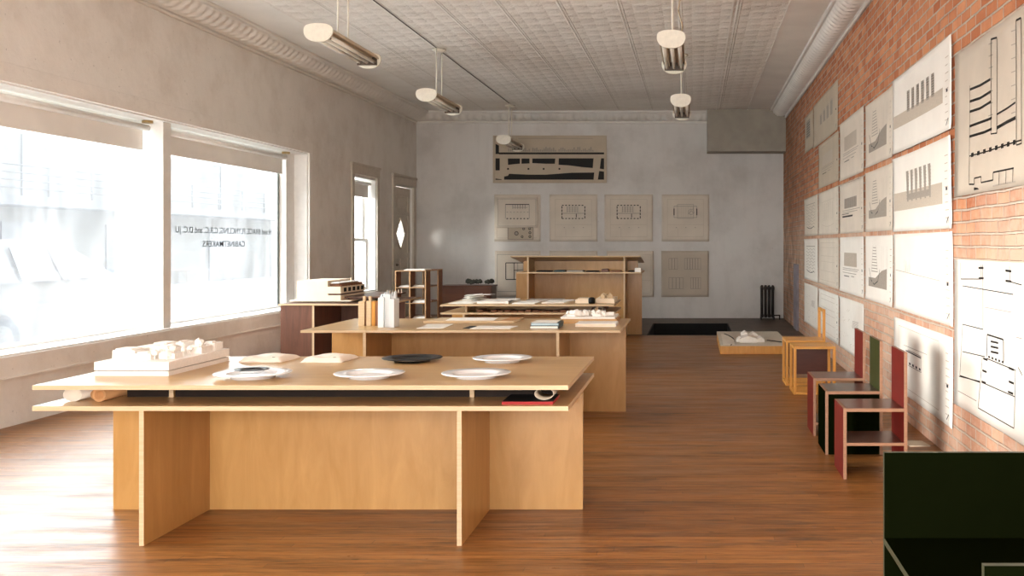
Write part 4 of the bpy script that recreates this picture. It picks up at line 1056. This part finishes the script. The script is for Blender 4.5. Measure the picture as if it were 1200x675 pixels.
for k in range(6):
    x = -2.46+.02*k; m.prism([(x-.014,Z2+.226),(x+.012,Z2+.226),(x+.004,Z2+.262+.012*((k*7)%3))], lambda u, v, w_: (u, w_, v), 8.03+.01*(k%3), 8.09)
m.build('jagged_top', 'acrylic', t)

def sheet_flat(name, label, cat, pts, z, th, mat, group=None):
    cx = sum(p[0] for p in pts)/4; cy = sum(p[1] for p in pts)/4
    m = MB((cx, cy, z)); m.prism(pts, lambda u, v, w_: (u, v, w_), z, z+th); return tag(m.build(name, mat), label, cat, group)
G2 = 'loose papers on the second table'
sheet_flat('paper_sheet', 'white sheet lying right of the acrylic tower on the second table', 'paper sheet', [(-2.15,7.91),(-1.945,7.92),(-1.96,8.33),(-2.17,8.32)], Z2, .003, 'paper', G2)
sheet_flat('drawing_board', 'long cream board lying flat at the far side of the second table', 'board', [(-2.25,8.5),(-1.50,8.5),(-1.485,8.92),(-2.20,8.92)], Z2, .014, 'birch_e')
sheet_flat('paper_sheet', 'white sheet on the cream board of the second table', 'paper sheet', [(-2.08,8.56),(-1.68,8.56),(-1.70,8.86),(-2.10,8.86)], Z2+.014, .003, 'paper', G2)
sheet_flat('paper_sheet', 'tan sheet at the right end of the cream board', 'paper sheet', [(-1.62,8.53),(-1.52,8.53),(-1.50,8.9),(-1.60,8.9)], Z2+.014, .002, 'tube_card', G2)
sheet_flat('photograph', 'small black print beside the long white strip on the second table', 'photograph', [(-1.79,7.9),(-1.735,7.9),(-1.73,8.13),(-1.785,8.13)], Z2, .003, 'dark')
sheet_flat('paper_strip', 'long white strip right of the small black print', 'paper sheet', [(-1.73,7.88),(-1.42,7.88),(-1.40,8.13),(-1.71,8.13)], Z2, .004, 'paper', G2)
def book(label, x0, x1, y0, y1, z, h, cover, pages, group='books on the second table'):
    t = thing('book', label, 'book', ((x0+x1)/2, (y0+y1)/2, z), 0, group); o = t.location
    m = MB(o); m.box(x0+.004, x1-.006, y0+.003, y1-.004, z+.003, z+h-.003); m.build('pages', pages, t)
    m = MB(o); m.box(x0, x1, y0, y1, z, z+.003, 0, .001); m.box(x0, x1, y0, y1, z+h-.003, z+h, 0, .001); m.box(x1-.005, x1, y0, y1, z+.003, z+h-.003); m.build('cover', cover, t)
    return t
book('lower teal edged book under the other at the right of the second table', -1.27, -1.05, 7.89, 8.19, Z2, .022, 'teal', 'paper')
book('upper teal edged book with pale cover lying on top of the lower one', -1.265, -1.045, 7.90, 8.18, Z2+.022, .022, 'teal', 'blue_pages')
sheet_flat('paper_sheet', 'white sheet covering the top of the stacked teal books', 'paper sheet', [(-1.262,7.91),(-1.065,7.91),(-1.07,8.16),(-1.26,8.17)], Z2+.044, .003, 'paper', G2)
book('thick white book in front of the city model on the second table', -.943, -.623, 8.08, 8.36, Z2, .024, 'paper', 'cream')
t = thing('site_model', 'white rubble like city model on a wooden base at the right of the second table', 'architectural model', (-.85, 8.65, Z2)); o = t.location
m = MB(o); m.box(-1.09, -.643, 8.43, 8.87, Z2, Z2+.036, 0, .001); m.build('base', 'birch_v', t)
m = MB(o); m.box(-1.105, -.655, 8.43, 8.86, Z2+.036, Z2+.052, 0, .003); m.build('ground', 'model_white', t)
city(t, o, -1.10, -.66, 8.44, 8.86, Z2+.052, 3, 14, 22, .045)
m = MB(o); m.blob((-.98, 8.55, Z2+.075), .035, 0, 77, 2, (1.2,1,.9)); m.build('tree', 'model_white', t)

# table 3
G3 = 'papers spread on the third table'
sheet_flat('paper_sheet', 'white sheet at the left end of the third table', 'paper sheet', [(-2.66,11.05),(-2.40,11.05),(-2.42,11.6),(-2.62,11.6)], Z3, .006, 'paper', G3)
m = MB((-2.5, 11.4, Z3))
rnd = random.Random(12)
for k in range(9):
    c = Vector((-2.50+.1*rnd.random(), 11.42+.3*rnd.random(), Z3+.012+.008*k)); mt = Matrix.Translation(c) @ Matrix.Rotation(rnd.uniform(-.3,.3), 4, 'Z') @ Matrix.Rotation(rnd.uniform(-.12,.12), 4, 'Y')
    m.box(-.09,.09,-.1,.1,-.001,.001,0,0,mt)
tag(m.build('paper_pile', 'paper'), 'untidy white pile of papers on the left of the third table', 'paper pile')
sheet_flat('paper_stack', 'flat wide stack of white sheets left of centre on the third table', 'paper stack', [(-2.36,11.1),(-2.02,11.1),(-2.0,11.75),(-2.34,11.75)], Z3, .022, 'paper', G3)
sheet_flat('paper_sheet', 'white sheet in the middle of the third table', 'paper sheet', [(-1.97,11.05),(-1.72,11.0),(-1.70,11.5),(-1.95,11.5)], Z3, .008, 'paper', G3)
sheet_flat('paper_sheet', 'grey print behind the middle white sheet of the third table', 'paper sheet', [(-1.9,11.55),(-1.5,11.55),(-1.5,11.85),(-1.9,11.85)], Z3, .014, 'ink_grey', G3)
sheet_flat('paper_sheet', 'white sheet nearest the small models on the third table', 'paper sheet', [(-1.66,11.1),(-1.42,11.15),(-1.36,11.7),(-1.62,11.7)], Z3, .012, 'paper', G3)
sheet_flat('photograph', 'small dark print on the papers of the third table', 'photograph', [(-2.03,11.12),(-1.985,11.12),(-1.975,11.3),(-2.02,11.3)], Z3+.022, .003, 'dark')
m = MB((-1.22, 11.2, Z3)); m.box(-1.30,-1.15,11.15,11.4,Z3,Z3+.04,0,.002); m.box(-1.28,-1.16,11.2,11.4,Z3+.04,Z3+.05,0,.001); tag(m.build('card_box', 'cream'), 'low cream card box left of the black cup on the third table', 'box')
m = MB((-1.12, 11.1, Z3)); m.lathe([(.001,0),(.034,0),(.038,.03),(.036,.055),(.022,.066),(.001,.07)], (-1.115,11.10,Z3), 24); tag(m.build('black_jar', 'dark'), 'small round black jar between the card box and wooden model', 'jar')
t = thing('site_model', 'small wooden city model at the right end of the third table', 'architectural model', (-.98, 11.4, Z3)); o = t.location
m = MB(o); m.box(-1.075,-.875,11.15,11.62,Z3,Z3+.05,0,.001); m.build('base', 'cream', t)
city(t, o, -1.07,-.88,11.16,11.6,Z3+.05,8,10,8,.05,'birch_e')
roll('dark open paper roll in the right end of the third table slot', -1.03, 10.98, 11.35, .643+.033, .046, .043, 1.7, .7, 'darkwood', 'things in the slot of the third table')
roll('light paper roll curled inside the dark roll of the third table', -1.03, 10.99, 11.3, .643+.033, .026, .0245, 1.7, .85, 'cream', 'things in the slot of the third table')
m = MB((-1.8,11.2,.643))
rnd = random.Random(2)
for k in range(16):
    x = -2.35+.075*k; m.box(x, x+.06, 11.0+.05*rnd.random(), 11.3, .643, .643+.008+.014*rnd.random(), 0, .001)
tag(m.build('slide_strips', 'oak_v'), 'row of small brown card strips filling the third table slot', 'card strips', kind='stuff')

# standing desk shelf things
rnd = random.Random(21)
items = [(-2.33,.22,.016,'dark','dark pamphlet at the left of the tall desk shelf'),(-2.07,.16,.022,'teal','teal pamphlet left of centre on the tall desk shelf'),(-1.88,.24,.020,'ink_grey','grey pamphlet in the middle of the tall desk shelf'),
         (-1.60,.18,.014,'dark','thin black pamphlet right of the grey one on the tall desk shelf'),(-1.37,.10,.040,'darkwood','small brown block on the tall desk shelf'),(-1.24,.15,.020,'oak_v','brown pamphlet at the right of the tall desk shelf'),
         (-.99,.10,.016,'dark','black pamphlet beyond the right upright of the tall desk shelf'),(-.88,.09,.055,'paper','small white paper block at the right end of the tall desk shelf')]
for x, w_, h_, mt, lab in items:
    m = MB((x, 15.1, .965)); m.box(x, x+w_, 15.05, 15.3, .965, .965+h_, 0, .002)
    m.box(x+.01, x+w_-.01, 15.06, 15.28, .965+h_, .965+h_+.003)
    tag(m.build('pamphlet', mt), lab, 'pamphlet', 'things on the shelf of the tall desk')

# bookshelf contents
for x0, x1, z, h_, mt, lab in ((-4.06,-3.92,.785,.02,'paper','paper stack on the upper left shelf of the open unit'),(-3.87,-3.71,.785,.03,'paper_tan','tan paper stack on the upper right shelf of the open unit'),
        (-4.06,-3.92,.57,.012,'teal','teal folder on the middle left shelf of the open unit'),(-3.87,-3.70,.57,.035,'paper','white paper stack on the middle right shelf of the open unit'),
        (-3.87,-3.70,.35,.03,'paper','white paper stack on the low right shelf of the open unit'),(-3.99,-3.70,1.013,.018,'paper','flat papers lying on top of the open unit')):
    m = MB(((x0+x1)/2, 14.3, z))
    for k in range(3): m.box(x0+.006*k, x1-.004*k, 14.04+.02*k, 14.42-.02*k, z+h_*k/3, z+h_*(k+1)/3)
    tag(m.build('paper_stack', mt), lab, 'paper stack', 'papers on the open shelf unit')

# cream building model on the dark desk
ZD = .718
t = thing('building_model', 'cream card model of a long house on the dark desk', 'architectural model', (-4.2, 12.0, ZD)); o = t.location
m = MB(o); m.box(-4.42,-3.9,11.56,12.3,ZD,ZD+.012); m.build('feet', 'dark', t)
m = MB(o); m.box(-4.55,-3.86,11.5,12.35,ZD+.012,ZD+.026,0,.001); m.build('base', 'cream', t)
z = ZD+.026
m = MB(o); m.box(-4.47,-4.12,11.5,12.32,z,.962,0,.001); m.build('main_block', 'cream', t)
m = MB(o); m.box(-4.12,-3.975,11.5,12.34,z,.80,0,.001); m.build('wing_base', 'cream', t)
m = MB(o); m.box(-4.12,-3.985,11.53,12.33,.80,.818); m.build('recess', 'darkwood', t)
m = MB(o); m.box(-4.12,-3.975,11.5,12.34,.818,.895,0,.001); m.build('wing', 'cream', t)
for k in range(5):
    m = MB(o); m.box(-3.974,-3.970,11.60+.15*k,11.68+.15*k,.835,.88); m.build('window_opening', 'dark', t)
m = MB(o); m.box(-4.10,-3.99,11.55,12.3,.905,.915); 
for k in range(9): m.box(-4.115,-3.985,11.56+.09*k,11.575+.09*k,.895,.925)
m.build('roof_beams', 'oak_v', t)
m = MB(o); m.box(-4.09,-4.0,11.52,12.2,.93,.942,0,.001); m.build('roof', 'model_white', t)
m = MB(o); m.box(-4.02,-4.008,11.95,11.962,.942,.985); m.build('chimney', 'cream', t)
m = MB(o); m.box(-3.975,-3.58,11.62,12.7,.762,.780,0,.001); m.build('terrace_roof', 'brown_h', t)
m = MB(o); m.box(-3.96,-3.70,11.7,12.6,ZD+.026,.762); m.build('terrace_walls', 'brown_v', t)
for k in range(6):
    m = MB(o); m.box(-3.70+.02*k,-3.692+.02*k,12.3+.05*k,12.312+.05*k,.780,.82); m.build('post', 'cream', t)

# site model on the floor, radiator, wall panel, scrap
t = thing('site_model', 'large topographic model on a plywood box standing on the floor', 'architectural model', (.75, 13.8, 0)); o = t.location
m = MB(o); m.box(.32,1.20,12.8,14.8,0,.100,0,.002); m.build('plywood_box', 'pine', t)
m = MB(o); m.box(.32,1.20,12.8,14.8,.1003,.112,0,.001); m.build('ground_sheet', 'paper_tan', t)
m = MB(o)
for k in range(14):
    a = k/13; m.cyl((.42+.10*math.sin(a*2.6), 14.4-1.5*a, .114), (.42+.10*math.sin((a+.077)*2.6), 14.4-1.5*(a+.077), .114), .007, n=6)
m.cyl((.95,13.4,.114),(1.12,13.15,.114),.010,n=6)
m.build('contour_line', 'ink', t)
m = MB(o); m.prism([(.36,12.85),(.50,12.85),(.52,13.4),(.46,14.0),(.37,14.3)], lambda u,v,w_:(u,v,w_), .112, .122); m.build('raised_ground', 'paper_cream', t)
for x0,x1,y0,y1,h_ in ((.58,.80,13.1,13.45,.05),(.62,.72,13.45,13.8,.07),(.72,.84,13.5,13.75,.06),(.54,.62,13.2,13.35,.035),(.80,.90,13.15,13.4,.035)):
    m = MB(o); m.box(x0,x1,y0,y1,.112,.112+h_,0,.001)
    m.prism([(x0,.112+h_),(x1,.112+h_),((x0+x1)/2,.112+h_+.035)], lambda u,v,w_:(u,w_,v), y0, y1); m.build('building', 'model_white', t)

t = thing('radiator', 'dark cast iron radiator on the floor at the back wall corner', 'radiator', (1.34, 18.65, 0)); o = t.location
for k in range(4):
    x = 1.225+.066*k; m = MB(o)
    for yy in (18.58, 18.66, 18.74): m.cyl((x,yy,.05),(x,yy,.58),.021,n=12)
    m.box(x-.026,x+.026,18.56,18.76,.54,.60,0,.012); m.box(x-.026,x+.026,18.56,18.76,.04,.10,0,.012); m.blob((x,18.66,.605), .024, 0, k, 2)
    m.build('section', 'iron', t)
for x in (1.21, 1.44):
    m = MB(o); m.box(x-.015,x+.015,18.58,18.74,0,.05,0,.004); m.build('foot', 'iron', t)
m = MB(o); m.cyl((1.45,18.66,.075),(1.55,18.66,.075),.012,n=10); m.cyl((1.55,18.66,0),(1.55,18.66,.085),.012,n=10); m.build('pipe', 'iron', t)
m = MB((1.64,16.5,0)); m.box(1.62,1.65,16.2,16.8,0,1.05,0,.004); m.box(1.612,1.62,16.19,16.23,0,1.05); tag(m.build('wall_board', 'lilac'), 'grey lilac painted board low on the far brick wall', 'board')
sheet_flat('floor_scrap', 'small pale tile scrap on the floor under the brick wall', 'scrap', [(1.46,6.95),(1.60,6.95),(1.58,7.12),(1.45,7.12)], 0, .008, 'paper_dull')

# ================================================================== OUTSIDE
m = MB(); m.box(-90, XL-.36, -60, 120, -.25, -.1); struct(m.build('ground', 'asphalt'), 'pale street and pavement outside the windows', 'street')
m = MB(); m.box(-12.5, XL-.36, 1.0, 1.6, -.1, 4.5); tag(m.build('sun_block_wing', 'out_wall'), 'unseen wing added beside the shop window to block the low sun', 'added sun blocker', kind='structure')  # unseen mass added to keep the sun out of the left window
t = thing('building', 'pale building across the street with a railed balcony', 'building', (-20, 26, -.1)); o = t.location
m = MB(o); m.box(-26,-19,14,62,-.1,2.4); m.box(-26,-20.4,14,62,2.4,5.6); m.build('walls', 'out_wall', t)
m = MB(o); m.box(-20.4,-17.6,14,62,2.4,2.65); m.build('balcony_slab', 'out_trim', t)
m = MB(o)
for z in (2.85,3.05,3.25,3.45): m.cyl((-17.65,14,z),(-17.65,62,z),.025,n=8)
for k in range(25): m.cyl((-17.65,14+2*k,2.65),(-17.65,14+2*k,3.47),.035,n=8)
m.build('railing', 'out_trim', t)
for y, w_ in ((18,2.2),(22,3.2),(28,2.4),(33,3.4),(40,3),(47,3)):
    m = MB(o); m.box(-19.02,-18.94,y,y+w_,-.05,2.0); m.build('shopfront_opening', 'out_shade', t)
for y in (17,20.5,26,31,37,44): 
    m = MB(o); m.box(-20.42,-20.34,y,y+1.1,2.65,4.7); m.build('window', 'out_shade', t)
for y in (16,25,34,43,52):
    m = MB(o); m.cyl((-17.8,y,-.1),(-17.8,y,2.4),.06,n=8); m.build('post', 'out_trim', t)

def vehicle(t, L, W, side, glass_polys, wheels, paint, hgt_nar=.25):
    """side: outline (along, z); built along local +x, width in local y"""
    m = MB(); m.prism(side, lambda u, v, w_: (u, w_, v), -W/2, W/2); b = m.bm
    for v in b.verts:
        if v.co.z > .95: v.co.y *= 1-.22*(v.co.z-.95)/.5
    m.build('body', paint, t)
    for k, g in enumerate(glass_polys):
        for s in (-1, 1):
            m = MB(); m.prism(g, lambda u, v, w_: (u, s*(W/2*(1-.22*max(0, v-.95)/.5)+w_), v), 0, .012); m.build('side_window', 'car_glass', t)
    for x in wheels:
        for s in (-1, 1):
            m = MB(); m.cyl((x, s*(W/2-.18), .33), (x, s*(W/2+.01), .33), .33, n=28); w_ = m.build('wheel', 'tyre', t)
            m = MB(); m.cyl((x, s*(W/2+.0), .33), (x, s*(W/2+.025), .33), .2, n=20); m.build('hub_cap', paint, w_)
    m = MB()
    for s in (-1,1): m.box(.02 if s < 0 else L*.5, .1 if s < 0 else L*.5+.18, W/2-.3, W/2+.012, .78, .82)
    m.build('door_handle', 'out_trim', t)
t = thing('car', 'pale silver hatchback parked right outside the near window pane', 'car', (-8.9, 10.9, -.1), R(90))
vehicle(t, 4.5, 1.8, [(0,.35),(.0,.85),(.12,1.05),(.55,1.44),(1.2,1.53),(2.0,1.52),(2.6,1.40),(3.35,1.02),(4.1,.88),(4.4,.72),(4.48,.45),(4.4,.28),(4.0,.25),(.1,.25)],
        [[(.55,1.02),(.75,1.32),(1.2,1.43),(1.25,1.02)], [(1.32,1.02),(1.32,1.43),(1.95,1.43),(2.05,1.02)], [(2.12,1.02),(2.03,1.42),(2.5,1.30),(3.05,1.04)]], (.9,3.6), 'car_paint')
t = thing('pickup_truck', 'grey pickup truck parked farther off, seen through the lettered pane', 'truck', (-24.6, 49.2, -.1), R(42))
vehicle(t, 5.2, 1.9, [(0,.5),(0,1.1),(2.0,1.12),(2.15,1.75),(3.4,1.78),(3.9,1.2),(5.0,1.1),(5.15,.6),(5.0,.4),(.1,.4)],
        [[(2.3,1.2),(2.35,1.68),(2.85,1.68),(2.85,1.2)], [(2.92,1.2),(2.92,1.68),(3.35,1.68),(3.75,1.2)]], (1.0,4.2), 'truck_paint')

# ================================================================== LIGHT
W = bpy.data.worlds.new('hazy_sky'); scene.world = W; W.use_nodes = True
nt = W.node_tree; bg = nt.nodes['Background']
tc = nt.nodes.new('ShaderNodeTexCoord'); sx = nt.nodes.new('ShaderNodeSeparateXYZ'); nt.links.new(tc.outputs['Generated'], sx.inputs[0])
rp = nt.nodes.new('ShaderNodeValToRGB'); rp.color_ramp.elements[0].position = .0; rp.color_ramp.elements[0].color = (1.0,.98,.95,1)
rp.color_ramp.elements[1].position = .7; rp.color_ramp.elements[1].color = (.86,.92,1.0,1)
nt.links.new(sx.outputs[2], rp.inputs[0]); nt.links.new(rp.outputs[0], bg.inputs[0])
bg.inputs[1].default_value = 3.6

sd = bpy.data.lights.new('hazy_sun', 'SUN'); so = bpy.data.objects.new('hazy_sun', sd); COL.objects.link(so)
sd.energy = 0.9; sd.angle = R(8); sd.color = (1.0,.93,.85)
dv = Vector((.46,.88,-.07)); so.rotation_euler = dv.to_track_quat('-Z','Y').to_euler(); so.location = (-6,-8,3)

def portal(name, loc, rot, sx_, sy_):
    l = bpy.data.lights.new(name, 'AREA'); l.shape = 'RECTANGLE'; l.size = sx_; l.size_y = sy_; l.cycles.is_portal = True
    o = bpy.data.objects.new(name, l); COL.objects.link(o); o.location = loc; o.rotation_euler = rot
portal('portal_left', (XG-.06, (W1[0]+W1[1])/2, (W1[2]+W1[3])/2), (0, R(-90), 0), W1[3]-W1[2], W1[1]-W1[0])
portal('portal_front', ((FW[0]+FW[1])/2, YF-.22, (FW[2]+FW[3])/2), (R(90), 0, 0), FW[1]-FW[0], FW[3]-FW[2])
portal('portal_sash', (XL-.34, 16.0, 1.5), (0, R(-90), 0), 1.8, 1.1)

# ================================================================== CAMERA
cam = bpy.data.cameras.new('camera'); co = bpy.data.objects.new('camera', cam); COL.objects.link(co)
co.location = (0,0,H); co.rotation_euler = (R(90),0,0); cam.lens = 36; cam.sensor_width = 36; cam.sensor_fit = 'HORIZONTAL'
cam.shift_x = (600-814)/1200; cam.shift_y = (286-337.5)/1200; cam.clip_end = 500
scene.camera = co
vs = scene.view_settings; vs.view_transform = 'Standard'; vs.look = 'None'; vs.gamma = 1; vs.use_curve_mapping = False; vs.exposure = 2.3
scene.cycles.use_denoising = True
scene.cycles.max_bounces = 10; scene.cycles.diffuse_bounces = 6; scene.cycles.transparent_max_bounces = 16
scene.cycles.sample_clamp_indirect = 8
